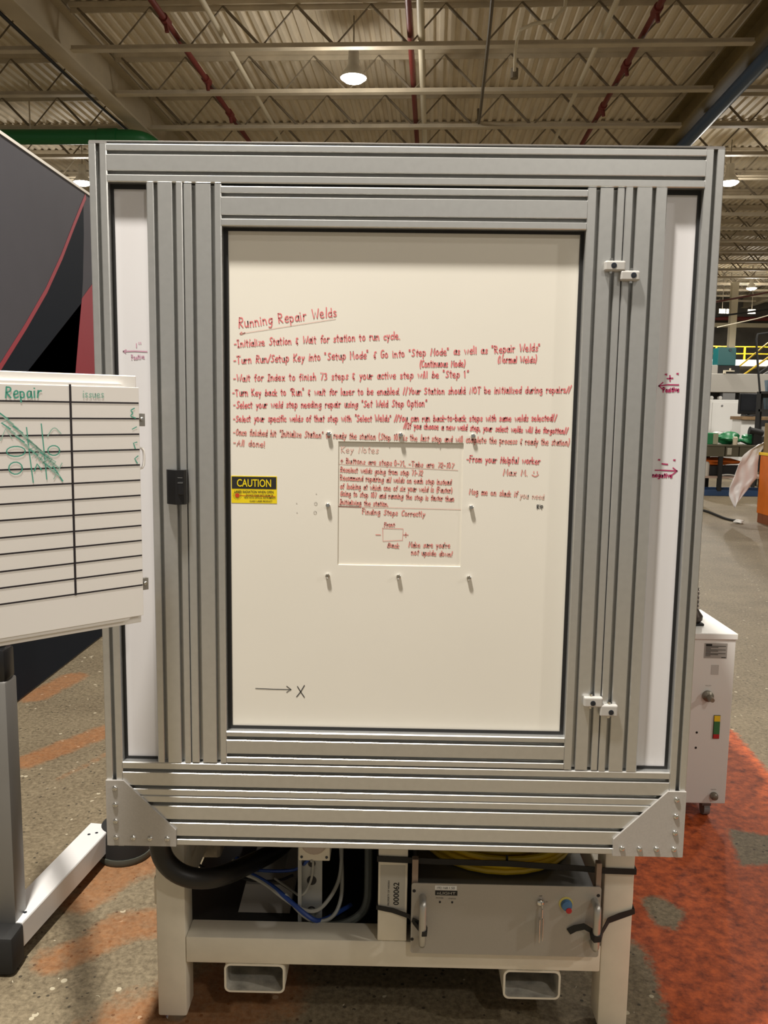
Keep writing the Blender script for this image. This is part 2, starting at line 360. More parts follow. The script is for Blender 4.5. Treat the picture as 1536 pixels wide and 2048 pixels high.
def floor_material(m):
    nt = m.node_tree; N = nt.nodes.new; L = nt.links.new; bs = nt.nodes['Principled BSDF']
    tc = N('ShaderNodeTexCoord')
    def noise(sc, det=6, ro=.6):
        n = N('ShaderNodeTexNoise'); n.inputs['Scale'].default_value = sc; n.inputs['Detail'].default_value = det; n.inputs['Roughness'].default_value = ro
        L(tc.outputs['Object'], n.inputs['Vector']); return n.outputs[0]
    def ramp(src, p0, c0, p1, c1):
        r = N('ShaderNodeValToRGB'); r.color_ramp.elements[0].position = p0; r.color_ramp.elements[0].color = (*c0, 1)
        r.color_ramp.elements[1].position = p1; r.color_ramp.elements[1].color = (*c1, 1); L(src, r.inputs[0]); return r.outputs[0]
    def mix(f, a, b):
        x = N('ShaderNodeMix'); x.data_type = 'RGBA'; L(f, x.inputs[0])
        for s, v in ((6, a), (7, b)):
            if isinstance(v, tuple): x.inputs[s].default_value = (*v, 1)
            else: L(v, x.inputs[s])
        return x.outputs[2]
    def math_(op, a, b):
        x = N('ShaderNodeMath'); x.operation = op; x.use_clamp = True
        for s, v in ((0, a), (1, b)):
            if isinstance(v, (int, float)): x.inputs[s].default_value = v
            else: L(v, x.inputs[s])
        return x.outputs[0]
    base = ramp(noise(2.2, 8, .65), .3, (.095, .070, .040), .74, (.245, .200, .128))
    fine = ramp(noise(55, 6, .75), .35, (.045, .034, .022), .64, (.36, .30, .20))
    hf = N('ShaderNodeMix'); hf.data_type = 'RGBA'; hf.inputs[0].default_value = .48; L(base, hf.inputs[6]); L(fine, hf.inputs[7]); col = hf.outputs[2]
    v1 = N('ShaderNodeTexVoronoi'); v1.inputs['Scale'].default_value = 22; L(tc.outputs['Object'], v1.inputs['Vector'])
    pale = math_('MULTIPLY', math_('LESS_THAN', v1.outputs['Distance'], .20), math_('GREATER_THAN', noise(13, 2), .60)); col = mix(pale, col, (.46, .41, .30))
    v2 = N('ShaderNodeTexVoronoi'); v2.inputs['Scale'].default_value = 33; L(tc.outputs['Object'], v2.inputs['Vector'])
    dark = math_('MULTIPLY', math_('LESS_THAN', v2.outputs['Distance'], .17), math_('GREATER_THAN', noise(9, 2), .50)); col = mix(dark, col, (.06, .05, .035))
    at = N('ShaderNodeAttribute'); at.attribute_name = 'paint'; at.attribute_type = 'GEOMETRY'
    worn = math_('MULTIPLY', math_('SUBTRACT', math_('ADD', at.outputs['Fac'], math_('MULTIPLY', noise(34, 8, .75), .75)), .78), 5.0)
    oc = ramp(noise(24, 8, .7), .34, (.15, .022, .007), .62, (.58, .115, .028))
    worn = math_('MULTIPLY', worn, .95)
    a2 = N('ShaderNodeAttribute'); a2.attribute_name = 'stain'; a2.attribute_type = 'GEOMETRY'
    st = math_('MULTIPLY', math_('SUBTRACT', math_('ADD', a2.outputs['Fac'], math_('MULTIPLY', noise(16, 8, .75), .9)), .70), 1.6)
    st = math_('MULTIPLY', st, math_('GREATER_THAN', a2.outputs['Fac'], .01)); st = math_('MULTIPLY', st, .92)
    col = mix(st, col, ramp(noise(30, 6, .7), .3, (.24, .068, .010), .7, (.47, .155, .030)))
    L(mix(worn, col, oc), bs.inputs['Base Color'])
    bs.inputs['Roughness'].default_value = .62; bs.inputs['Specular IOR Level'].default_value = .25
    bp = N('ShaderNodeBump'); bp.inputs['Strength'].default_value = .35; bp.inputs['Distance'].default_value = .004
    L(noise(60, 6, .7), bp.inputs['Height']); L(bp.outputs[0], bs.inputs['Normal'])
floor_material(FLM)
floor = struct(mb.build('floor', FLM, fix=False))
pa = floor.data.attributes.new('paint', 'FLOAT', 'POINT'); pb = floor.data.attributes.new('stain', 'FLOAT', 'POINT')
for i, (x, y, _) in enumerate(mb.v):
    p = (x, y); v = w2 = 0.0
    if x > .5 and y < 2.8:
        de = min(segd(p, *ORANGE_POLY[k], *ORANGE_POLY[(k+1) % len(ORANGE_POLY)]) for k in range(len(ORANGE_POLY)))
        v = max(0, min(.97, .55 + (de if inside(p, ORANGE_POLY) else -de)*7))
        for b in BARE:
            de = min(segd(p, *b[k], *b[(k+1) % len(b)]) for k in range(len(b))); v = min(v, max(.12, min(.97, .5 + (-de if inside(p, b) else de)*9)))
    for (a, b, c, d, w, s) in STREAKS:
        e = segd(p, a, b, c, d)
        if e < w*2.2: w2 = max(w2, s*.8*min(1, (w*2.2-e)/(w*1.5)))
    pa.data[i].value = v; pb.data[i].value = w2

# roof deck, corrugated, ribs running away from the camera
mb = MB(); prof = []
a = -16.0
while a < 24: prof += [(a, 6.86), (a+.055, 6.86), (a+.075, 6.90), (a+.13, 6.90)]; a += .15
vs = [(a, b, z) for b in (-12.0, 38.0) for a, z in prof]; n = len(prof)
mb.add(vs, [(i, i+1, n+i+1, n+i) for i in range(n-1)])
ceil = struct(mb.build('ceiling', DECK, fix=False)); ceil.rotation_euler.z = TH
# far wall, dim
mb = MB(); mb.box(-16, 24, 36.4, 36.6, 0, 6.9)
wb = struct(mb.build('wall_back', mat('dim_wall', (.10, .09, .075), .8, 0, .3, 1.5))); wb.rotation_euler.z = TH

# ------------------------------------------------------------------ roof joists
ORDN = ['first', 'second', 'third', 'fourth', 'fifth', 'sixth', 'seventh', 'eighth', 'ninth', 'tenth', 'eleventh', 'twelfth', 'thirteenth', 'fourteenth', 'fifteenth', 'sixteenth', 'seventeenth', 'eighteenth', 'nineteenth', 'twentieth']
def joist_parts(a0, a1):
    top = MB(); top.box(a0, a1, -.06, .06, 6.80, 6.855); top.box(a0, a1, -.01, .01, 6.74, 6.80)
    bot = MB(); bot.box(a0, a1, -.055, .055, 6.27, 6.285); bot.box(a0, a1, -.018, .018, 6.285, 6.34)
    web = MB(); a = a0 + .1
    while a + .96 <= a1:
        web.tube([(a, 0, 6.80), (a+.50, 0, 6.30)], .020, 6); web.tube([(a+.50, 0, 6.30), (a+.96, 0, 6.80)], .012, 6); a += .96
    return top, bot, web
def joist_row(a0, a1, ns, where):
    top, bot, web = joist_parts(a0, a1); proto = None
    for k, nn in enumerate(ns):
        b = 9.40 + 1.55*nn; P = bld(0, b, 0); lab = f'cream roof joist, {ORDN[k]} from the camera {where}'
        if proto is None:
            proto = thing('roof_joist', lab, 'joist', P, TH, 'open-web roof joists')
            top.build('top_chord', JOIST, proto, local=True); bot.build('bottom_chord', JOIST, proto, local=True); web.build('web', WEBM, proto, local=True)
        else:
            c = copy_tree(proto); c.location = P; c['label'] = lab
joist_row(-4.78, 3.98, list(range(-1, 6)), 'in the middle bay')
joist_row(-13.2, -5.08, list(range(-1, 7)), 'left of the broad girder')
joist_row(4.42, 13.3, list(range(0, 17)), 'right of the blue pipe')
joist_row(13.6, 22.4, list(range(9, 17)), 'in the farthest right bay')

def along(name, label, cat, a, z, r, m, b0=6.5, b1=35.5, kind='pipe', fit=None, group=None):
    mb = MB(); mb.tube([(a, b0, z), (a, b1, z)], r, 10); o = thing(name, label, cat, bld(0, 0, 0), TH, group)
    mb.build('pipe', m, o, local=True, smooth=True)
    if fit:
        for b in fit:
            q = MB(); q.tube([(a, b-.09, z), (a, b+.09, z)], r*1.45, 10); q.tube([(a, b, z), (a+.02, b, z-.14)], r*.7, 8); q.build('sprinkler_tee', m, o, local=True)
    return o
along('sprinkler_pipe', 'dark red sprinkler pipe at the upper left running back under the roof', 'pipe', -3.36, 6.42, .040, REDP, fit=(8.9, 10.8, 12.2), group='red sprinkler pipes')
along('sprinkler_pipe', 'dark red sprinkler pipe at top centre beside a white pipe', 'pipe', -.33, 6.42, .040, REDP, group='red sprinkler pipes')
along('sprinkler_pipe', 'dark red sprinkler pipe at the upper right slanting down to the machine', 'pipe', 2.62, 6.42, .040, REDP, fit=(8.8, 10.4, 12.0), group='red sprinkler pipes')
along('roof_conduit', 'cream roof conduit right of the left red pipe', 'pipe', -2.77, 6.44, .034, WHP, group='cream roof conduits')
along('roof_conduit', 'cream roof conduit at top centre just right of a red pipe', 'pipe', -.19, 6.38, .045, WHP, group='cream roof conduits')
along('roof_conduit', 'cream roof conduit left of the right red pipe', 'pipe', 2.10, 6.42, .034, WHP, group='cream roof conduits')
along('service_pipe', 'thick blue service pipe along the right girder at the upper right', 'pipe', 4.25, 6.22, .10, BLUEP)

def ibeam(name, label, a, w, z0, z1, m, b0, b1):
    o = thing(name, label, 'girder', bld(0, 0, 0), TH)
    q = MB(); q.box(a-w/2, a+w/2, b0, b1, z0, z0+.03); q.build('bottom_flange', m, o, local=True)
    q = MB(); q.box(a-w/2, a+w/2, b0, b1, z1-.03, z1); q.build('top_flange', m, o, local=True)
    q = MB(); q.box(a-.012, a+.012, b0, b1, z0+.03, z1-.03); q.build('web_plate', m, o, local=True)
    return o
g1 = ibeam('roof_girder', 'broad cream girder running back along the upper left', -4.93, .26, 6.22, 6.79, mat('cream_girder', (.50, .43, .31), .55, 0, .1, 2), 5.5, 36)
q = MB(); q.tube([(-5.12, 6, 6.25), (-5.13, 11, 6.20), (-5.1, 14, 6.22)], .022, 8); q.build('cable', BLACKM, g1, local=True)
ibeam('roof_girder', 'olive girder beside the blue pipe along the upper right', 4.20, .30, 6.36, 6.79, OLIVE, 5.5, 36)
ibeam('roof_girder', 'cream girder far right between the two right roof bays', 13.45, .24, 6.22, 6.79, MATS['cream_girder'], 18, 36)

def column(name, label, X, Y, w, z1, m, rot=TH):
    o = thing(name, label, 'column', (X, Y, 0), rot)
    q = MB(); q.box(-w/2, w/2, -w/2, -w/2+.03, 0, z1); q.build('front_flange', m, o, local=True)
    q = MB(); q.box(-w/2, w/2, w/2-.03, w/2, 0, z1); q.build('rear_flange', m, o, local=True)
    q = MB(); q.box(-.02, .02, -w/2+.03, w/2-.03, 0, z1); q.build('web_plate', m, o, local=True)
column('building_column', 'tan building column carrying the girder behind the frame top right corner', 5.58, 14.2, .28, 6.35, mat('tan_column', (.42, .35, .24), .6))
column('building_column', 'white steel column standing far back at the right behind the teal box', 11.72, 28.0, .22, 6.2, mat('white_column', (.78, .74, .60), .5))

# green pipe with its elbow
o = thing('air_duct_pipe', 'thick green pipe crossing the roof space above the dark display wall', 'pipe', (0, 0, 0))
q = MB(); q.tube([(-13, 12.3, 5.94), (-4.55, 12.0, 5.94), (-4.25, 12.02, 5.94), (-4.12, 12.2, 5.94), (-4.08, 12.6, 5.94), (-4.0, 15, 5.94)], .115, 14, smooth=1); q.build('pipe', GREENP, o, smooth=True)
q = MB(); q.tube([(-4.86, 12.02, 5.94), (-4.56, 12.0, 5.94)], .13, 14); q.build('coupling', GREENP, o, smooth=True)
q = MB(); q.tube([(-6.0, 12.07, 6.0), (-6.0, 12.07, 6.82)], .012, 6); q.build('hanger_rod', JOIST, o)
# hanging wires and a pipe bracket
q = MB(); q.tube([(.985, 7.98, 6.75), (.99, 7.98, 6.2), (1.1, 10, 6.1), (1.25, 12.3, 6.2), (1.30, 13.0, 6.75)], .022, 6, smooth=2)
tag(q.build('sagging_cable', mat('cable_grey', (.12, .10, .07), .6)), 'slack grey cable hanging from the roof right of centre', 'cable')
o = thing('unit_heater_pipe', 'bent cream gas pipe with a valve hanging at top right of centre', 'pipe', (0, 0, 0))
q = MB(); q.tube([(1.92, 8.6, 6.80), (1.90, 8.6, 6.28), (1.42, 8.7, 6.24), (1.40, 9.1, 6.22), (1.46, 9.6, 6.05)], .022, 8, smooth=1); q.build('pipe', WHP, o, smooth=True)
q = MB(); q.cyl((1.46, 9.6, 6.1), (1.46, 9.6, 5.98), .05, 12); q.build('valve', WEBM, o)
# high-bay lamps
for (a, b, z, w, body, where) in LAMPS:
    if not body: continue
    P = bld(a, b, z); o = thing('high_bay_lamp', 'glowing high bay lamp ' + where, 'lamp', P, 0, 'high bay lamps')
    q = MB(); q.lathe((0, 0, 0), (0, 0, 1), [(.02, .34), (.07, .33), (.075, .16), (.10, .12), (.17, .02), (.18, -.01), (.172, -.01), (.09, .10), (.01, .10)], 20); q.build('reflector', LAMPH, o, local=True, smooth=True)
    q = MB(); q.lathe((0, 0, 0), (0, 0, -1), [(.165, -.005), (.16, .02), (.12, .05), (.06, .07), (.005, .075)], 20); q.build('lens', LENS, o, local=True, smooth=True)
    q = MB(); q.cyl((0, 0, .33), (0, 0, .78), .008, 6); q.build('hanger', WEBM, o, local=True)

# ================================================================== THE LASER CABINET
FZ = 0.60                                   # underside of the aluminium front frame
HK = .0415                                  # half of the wide extrusion
def profile(a0, a1, d0, d1, slots, sw=.0085, sd=.0165, c=.0022):
    """cross-section: across axis a, depth axis d (d0 = front); slots in the front face"""
    p = [(a0, d1-c), (a0, d0+c), (a0+c, d0)]
    for s in sorted(slots):
        p += [(s-sw/2-.0012, d0), (s-sw/2, d0+.0014), (s-sw/2, d0+.005), (s-sw*.95, d0+.005), (s-sw*.95, d0+sd), (s+sw*.95, d0+sd), (s+sw*.95, d0+.005), (s+sw/2, d0+.005), (s+sw/2, d0+.0014), (s+sw/2+.0012, d0)]
    p += [(a1-c, d0), (a1, d0+c), (a1, d1-c), (a1-c, d1), (a0+c, d1)]
    return p
def vert(a0, a1, z0, z1, slots, d0=0.0, d1=HK):
    return MB().prism(profile(a0, a1, d0, d1, slots), lambda a, d, l: (a, d, l), z0, z1)
def horz(x0, x1, z0, z1, slots, d0=0.0, d1=HK):
    return MB().prism(profile(z0, z1, d0, d1, slots), lambda a, d, l: (l, d, a), x0, x1)

cab = thing('laser_cabinet', 'tall laser machine cabinet with grey slotted aluminium frame on an off-white steel base', 'machine', (0, .1, 0))
X1 = .700; XI = .659
vert(-X1, -XI, FZ, 2.2435, [-.6795]).build('corner_post', ALU, cab)
vert(XI, X1, FZ, 2.2435, [.6795]).build('corner_post', ALU, cab)
for s in (-1, 1): MB().box(min(s*X1, s*XI), max(s*X1, s*XI), 0.001, HK, 2.2438, 2.2475, 0, .0008).build('post_cap', mat('grey_cap', (.20, .19, .18), .5), cab)
horz(-XI, XI, 2.1625, 2.2440, [2.1825, 2.2255]).build('top_beam', ALU, cab)
horz(-XI, XI, FZ+.131, FZ+.2155, [FZ+.152, FZ+.194]).build('bottom_beam', ALU, cab)
horz(-XI, XI, FZ+.004, FZ+.1305, [FZ+.024, FZ+.0665, FZ+.1095]).build('bottom_beam', ALU, cab)
vert(-.573, -.4925, FZ+.216, 2.162, [-.5525, -.5115]).build('mullion', ALU, cab)
vert(.4875, .579, FZ+.216, 2.162, [.508, .550]).build('mullion', ALU, cab)
# white side strips in black gaskets
for s, (x0, x1) in ((-1, (-.652, -.570)), (1, (.570, .652))):
    MB().box(x0, x1, .022, .026, FZ+.222, 2.152).build('side_panel', GLOSSW, cab)
    g = MB(); g.box(-.659 if s < 0 else x1, x0 if s < 0 else .659, .019, .032, FZ+.2155, 2.1625)
    g.box(x0, x1, .019, .032, FZ+.2155, FZ+.222); g.box(x0, x1, .019, .032, 2.152, 2.1625); g.build('side_panel_gasket', SLOTBLK, cab)
def on_front(Y):
    return lambda u, v, off: (u, Y-off, v)
h = MB(); F = on_front(.022)
for p in ((.602, 1.758), (.628, 1.760)): h.ribbon([p, (p[0]+.004, p[1]-.002), (p[0]+.001, p[1]+.002), (p[0]+.004, p[1]+.001)], .0028, F)
h.ribbon([(.613, 1.756), (.614, 1.743)], .003, F); h.ribbon([(.607, 1.749), (.620, 1.750)], .003, F)
h.ribbon([(.634, 1.735), (.610, 1.735), (.589, 1.732)], .003, F); h.ribbon([(.598, 1.740), (.589, 1.732), (.598, 1.725)], .003, F)
handwrite(h, 'Positive', .599, 1.718, .636, 1.720, .0105, F, .0028)
h.build('positive_marking', INKM, cab); h = MB()
for p in ((.597, 1.563), (.632, 1.563)): h.ribbon([p, (p[0]+.004, p[1]-.002), (p[0]+.001, p[1]+.002), (p[0]+.004, p[1]+.001)], .0028, F)
h.ribbon([(.606, 1.554), (.619, 1.553)], .0034, F); h.ribbon([(.591, 1.539), (.615, 1.539), (.642, 1.538)], .003, F); h.ribbon([(.632, 1.545), (.642, 1.538), (.632, 1.530)], .003, F)
handwrite(h, 'negative', .585, 1.523, .632, 1.522, .0105, F, .0028)
h.build('negative_marking', INKM, cab)
h = MB(); h.ribbon([(-.585, 1.794), (-.612, 1.795), (-.640, 1.794)], .0028, F); h.ribbon([(-.633, 1.798), (-.640, 1.794), (-.634, 1.790)], .0022, F)
h.ribbon([(-.609, 1.812), (-.609, 1.803)], .002, F); h.ribbon([(-.603, 1.815), (-.603, 1.811)], .0018, F); h.ribbon([(-.599, 1.815), (-.599, 1.811)], .0018, F)
handwrite(h, 'Positive', -.621, 1.775, -.590, 1.778, .010, F, .0018); h.build('faded_positive_marking', INKMF, cab)

# the door: frame (mesh) with its sub-parts
d = MB()
for prt in (vert(-.4905, -.406, FZ+.218, 2.1605, [-.468, -.4255]), vert(.404, .4855, FZ+.218, 2.1605, [.4275, .4655]),
            horz(-.406, .404, 2.0705, 2.1565, [2.0905, 2.1375]), horz(-.406, .404, FZ+.2175, FZ+.2975, [FZ+.237, FZ+.280])):
    d.add(prt.v, prt.f)
door = d.build('door', ALU, cab)
ZP0, ZP1 = FZ+.305, 2.064; PX = .3955; PY = .0215
g = MB(); g.box(-.406, -PX, .0185, .034, FZ+.2975, 2.0705); g.box(PX, .404, .0185, .034, FZ+.2975, 2.0705)
g.box(-PX, PX, .0185, .034, FZ+.2975, ZP0); g.box(-PX, PX, .0185, .034, ZP1, 2.0705); g.build('door_gasket', SLOTBLK, door)
WX0, WX1, WZ0, WZ1 = -.1435, .1465, FZ+.704, FZ+.995
pn = MB(); pn.box(-PX, WX0, PY, PY+.003, ZP0, ZP1); pn.box(WX1, PX, PY, PY+.003, ZP0, ZP1)
pn.box(WX0, WX1, PY, PY+.003, ZP0, WZ0); pn.box(WX0, WX1, PY, PY+.003, WZ1, ZP1); pn.build('door_panel', CREAM, door)
MB().box(-.19, .19, PY+.003, PY+.006, FZ+.66, FZ+1.03).build('window_cover', CREAM2, door)
for (bx, bz) in ((-.165, 1.612), (.001, 1.612), (.168, 1.612), (-.1665, 1.4455), (.168, 1.446), (-.1665, 1.278), (.001, 1.279), (.167, 1.279)):
    q = MB(); q.lathe((bx, PY, bz), (0, -1, 0), [(.0052, 0), (.0052, .0068), (.0042, .0076), (.0026, .0076), (.0026, .004)], 14); q.build('cover_bolt', CHROME, door, smooth=True)
LINES = [('Running Repair Welds', -.374, 1.85, -.147, 1.879, .0210, 0), ('-Initialize Station & Wait for station to run cycle.', -.384, 1.807, -.003, 1.83, .0165, 0),
 ('-Turn Run/Setup Key into "Setup Mode" & Go into "Step Mode" as well as "Repair Welds"', -.386, 1.769, .317, 1.807, .0165, 0),
 ('(Continuous Mode)', .041, 1.767, .146, 1.77, .0150, 0), ('(Normal Welds)', .219, 1.779, .309, 1.781, .0150, 0),
 ('-Wait for Index to finish 73 steps & your active step will be "Step 1"', -.387, 1.729, .154, 1.746, .0155, 0),
 ('-Turn Key back to "Run" & wait for laser to be enabled. //Your Station should NOT be initialized during repairs//', -.389, 1.696, .389, 1.714, .0150, 0),
 ('-Select your weld step needing repair using "Set Weld Step Option"', -.387, 1.668, .06, 1.678, .0150, 0),
 ('-Select your specific welds of that step with "Select Welds" //You can run back-to-back steps with same welds selected//', -.388, 1.637, .359, 1.649, .0145, 0),
 ('//If you choose a new weld step, your select welds will be forgotten//', .007, 1.627, .386, 1.62, .0135, 0),
 ('-Once finished hit "Initialize Station" to ready the station (Step 107 is the last step and will complete the process & ready the station)', -.388, 1.606, .391, 1.593, .0140, 1),
 ('-All done!', -.388, 1.582, -.313, 1.579, .0140, 1),
 ('-From your Helpful worker', .154, 1.552, .325, 1.549, .0145, 0), ('Max M.', .239, 1.522, .298, 1.522, .0140, 1), ('Msg me on slack if', .162, 1.477, .275, 1.472, .0130, 1), ('you need', .280, 1.470, .338, 1.467, .0120, 2)]
NOTES = [('Key Notes', -.138, 1.569, -.049, 1.569, .0150, 2), ('+ Buttons are steps', -.139, 1.545, -.018, 1.541, .0115, 0), ('0-71, -Tabs are 72-107', -.014, 1.541, .126, 1.537, .0115, 1), ('Reselect welds going from step 71-72', -.139, 1.524, .054, 1.518, .0120, 0),
 ('Recommend repairing all welds on each step instead', -.139, 1.505, .121, 1.498, .0120, 0), ('of looking at which one of six your weld is (Faster)', -.139, 1.485, .124, 1.479, .0120, 0),
 ('Going to step 107 and running the step is faster than', -.139, 1.468, .128, 1.459, .0120, 0), ('Initializing the station.', -.14, 1.448, -.025, 1.445, .0110, 1),
 ('Finding Steps Correctly', -.087, 1.426, .061, 1.422, .0120, 1), ('Front', -.035, 1.397, -.009, 1.397, .0090, 1), ('Back', -.027, 1.348, .002, 1.346, .0110, 1),
 ("Make sure you're", .023, 1.349, .122, 1.349, .0120, 1), ('not upside down!', .03, 1.331, .127, 1.328, .0120, 1)]
F = on_front(PY); INKS = [INKR, INKF, INKV]
h = MB()
for (t, a, b, c, e, cap, k) in LINES: handwrite(h, t, a, b, c, e, cap, F, .0024 if k < 2 else .0018, k)
h.ribbon(smooth2([(-.366, 1.841), (-.371, 1.837), (-.368, 1.8355), (-.359, 1.8395)]), .0022, F, mi=1); h.ribbon([(-.371, 1.837), (-.152, 1.873)], .0011, F, mi=2)
h.ribbon([(.311, 1.532), (.311, 1.528)], .0022, F, mi=1); h.ribbon([(.319, 1.532), (.319, 1.528)], .0022, F, mi=1); h.ribbon(smooth2([(.307, 1.524), (.315, 1.519), (.322, 1.525)]), .0022, F, mi=1)
h.build('red_handwriting', INKS, door)
h = MB(); F2 = on_front(PY+.003)
for (t, a, b, c, e, cap, k) in NOTES: handwrite(h, t, a, b, c, e, cap, F2, .0023 if k < 2 else .0018, max(k, 1))
h.ribbon([(-.142, 1.5425), (.135, 1.532)], .0013, F2, mi=2); h.ribbon([(-.142, 1.443), (.144, 1.44)], .0012, F2, mi=2); h.ribbon([(-.142, 1.443), (-.09, 1.442)], .002, F2, mi=1)
h.ribbon([(-.038, 1.393), (.010, 1.392), (.009, 1.365), (-.037, 1.362), (-.038, 1.393)], .0014, F2, mi=1)
h.ribbon([(-.054, 1.377), (-.043, 1.377)], .002, F2, mi=1); h.ribbon([(.011, 1.378), (.022, 1.378)], .002, F2, mi=1); h.ribbon([(.0165, 1.383), (.0165, 1.373)], .002, F2, mi=1)
h.build('red_handwriting', INKS, door)
h = MB(); h.ribbon([(-.339, .998), (-.295, .997), (-.253, .997)], .0018, F); h.ribbon([(-.264, 1.005), (-.253, .997), (-.264, .990)], .0020, F)
h.ribbon([(-.238, 1.005), (-.229, .990), (-.221, .978)], .0022, F); h.ribbon([(-.221, 1.008), (-.230, .992), (-.240, .979)], .0022, F)
handwrite(h, 'Rip', .321, 1.444, .337, 1.448, .0095, F, .0018); h.build('black_handwriting', INKK, door)
h = MB()
for (a, b) in ((-.1955, 1.449), (-.197, 1.428)): h.ribbon([(a+.0032*math.cos(k*.5), b+.0036*math.sin(k*.5)) for k in range(14)], .0012, F)
for (a, b) in ((-.241, 1.449), (-.240, 1.427), (-.195, 1.472)): h.ribbon([(a, b)], .0018, F)
h.build('faint_ring_marks', mat('faint_grey_ink', (.50, .47, .42), .6), door)
# caution sticker
q = MB(); q.box(-.3935, -.2865, PY-.0005, PY, 1.4475, 1.5115, 0); q.add([(-.3920, PY-.0009, 1.4815), (-.2880, PY-.0009, 1.4815), (-.2880, PY-.0009, 1.5095), (-.3920, PY-.0009, 1.5095)], [(0, 1, 2, 3)], 1)
R_, U_ = (1, 0, 0), (0, 0, 1)
text_mesh(q, 'CAUTION', (-.340, PY-.0009, 1.4865), R_, U_, .0175, .080, .0005, 0, 'CENTER', .012)
text_mesh(q, 'LASER RADIATION WHEN OPEN', (-.340, PY-.0005, 1.4715), R_, U_, .0058, .091, .0005, 1, 'CENTER', .012)
text_mesh(q, 'DO NOT STARE INTO BEAM OR', (-.327, PY-.0005, 1.4645), R_, U_, .0042, .064, .0005, 1, 'CENTER', .01)
text_mesh(q, 'VIEW WITH OPTICAL INSTRUMENTS', (-.327, PY-.0005, 1.4585), R_, U_, .0042, .074, .0005, 1, 'CENTER', .01)
text_mesh(q, 'CLASS I LASER PRODUCT', (-.324, PY-.0005, 1.4505), R_, U_, .0042, .053, .0005, 1, 'CENTER', .01)
Fq = on_front(PY-.0007); cx, cz = -.3795, 1.4655
q.add([Fq(cx+.0052*math.cos(t*.4488), cz+.0052*math.sin(t*.4488), .0003) for t in range(14)], [list(range(14))], 2)
for k in range(16):
    t = k*math.pi/8; q.ribbon([(cx+.0060*math.cos(t), cz+.0060*math.sin(t)), (cx+.0108*math.cos(t), cz+.0108*math.sin(t))], .0006, Fq, .0002, 1)
q.ribbon([(cx+.006, cz), (-.290, cz-.0015)], .0013, Fq, .0002, 2)
q.build('caution_sticker', [SIGNY, BLACKM, mat('sign_red', (.55, .05, .01), .5)], door, fix=False)
# latch on the left mullion
q = MB(); q.prism([(-.5365, 0), (-.5365, -.010), (-.532, -.016), (-.5115, -.030), (-.4935, -.022), (-.4895, -.016), (-.4895, 0)], lambda a, b, l: (a, b, l), 1.447, 1.526)
lt = q.build('door_latch', BLACK, cab)
q = MB(); q.box(-.507, -.4935, -.0285, -.020, 1.469, 1.500, 0, .002); q.build('latch_slide', BLACK, lt)
q = MB(); q.box(-.5062, -.4945, -.0292, -.0284, 1.4965, 1.4978); q.box(-.5062, -.4950, -.0292, -.0284, 1.5085, 1.5095); q.build('latch_edge', CHROME, lt)
# hinges, two pairs, each with a socket screw
for (x0, x1, z0, z1, sx, sz) in ((.4455, .4910, 1.981, 2.003, .465, 1.9925), (.4810, .5235, 1.9605, 1.982, .5095, 1.972), (.4430, .4875, .979, 1.0035, .4640, .9895), (.4815, .5235, .957, .985, .5075, .968)):
    q = MB(); q.box(x0, x1, -.015, .0, z0, z1, 0, .0035); hg = q.build('hinge_block', WHITEP if False else mat('hinge_grey', (.50, .485, .46), .45, .2), cab)
    q = MB(); q.lathe((sx, -.0145, sz), (0, -1, 0), [(.0062, 0), (.0062, .0012), (.0052, .0014)], 16); q.lathe((sx, -.0145, sz), (0, -1, 0), [(.0034, .0010), (.0034, .0017)], 6, 1); q.build('socket_screw', [SCREWD, DARKH], hg)
    q = MB(); q.cyl((sx-.004, -.006, z0-.005), (sx-.004, -.006, z1+.006), .0038, 10); q.build('hinge_pin', CHROME, hg)
# corner plates with dome bolts
for s in (-1, 1):
    poly = [(-.6995, FZ+.004), (-.531, FZ+.004), (-.531, FZ+.046), (-.656, FZ+.170), (-.6995, FZ+.170)]
    q = MB(); q.prism([(a if s < 0 else -a, b) for a, b in poly], lambda a, b, l: (a, l, b), -.006, -.0002)
    gp = q.build('corner_plate', PLATE, cab)
    for (bx, bz) in ((-.677, .151), (-.677, .109), (-.677, .067), (-.677, .025), (-.635, .0245), (-.594, .024), (-.552, .024)):
        q = MB(); q.lathe((bx*(-s) if s > 0 else bx, -.006, FZ+bz), (0, -1, 0), [(.0068, 0), (.0066, .0018), (.0054, .0038), (.0032, .0050), (.0022, .0051), (.0018, .0036)], 16); q.build('dome_bolt', CHROME, gp, smooth=True)
# enclosure behind the front
q = MB(); q.box(-.695, -.690, HK, 1.25, FZ+.02, 2.235); q.box(.690, .695, HK, 1.25, FZ+.02, 2.235); q.box(-.695, .695, 1.245, 1.25, FZ+.02, 2.235); q.build('enclosure_wall', GLOSSW, cab)
q = MB(); q.box(-.700, .700, .004, 1.27, 2.2476, 2.2515, 0, .001); q.build('roof_plate', mat('roof_plate', (.16, .15, .14), .5, .3), cab)
q = MB(); q.box(-.69, .69, HK, 1.25, FZ+.01, FZ+.02); q.build('floor_plate', BLACKM, cab)
for s in (-1, 1): vert(min(s*X1, s*XI), max(s*X1, s*XI), FZ, 2.2435, [], 1.25, 1.29).build('corner_post', ALU, cab)
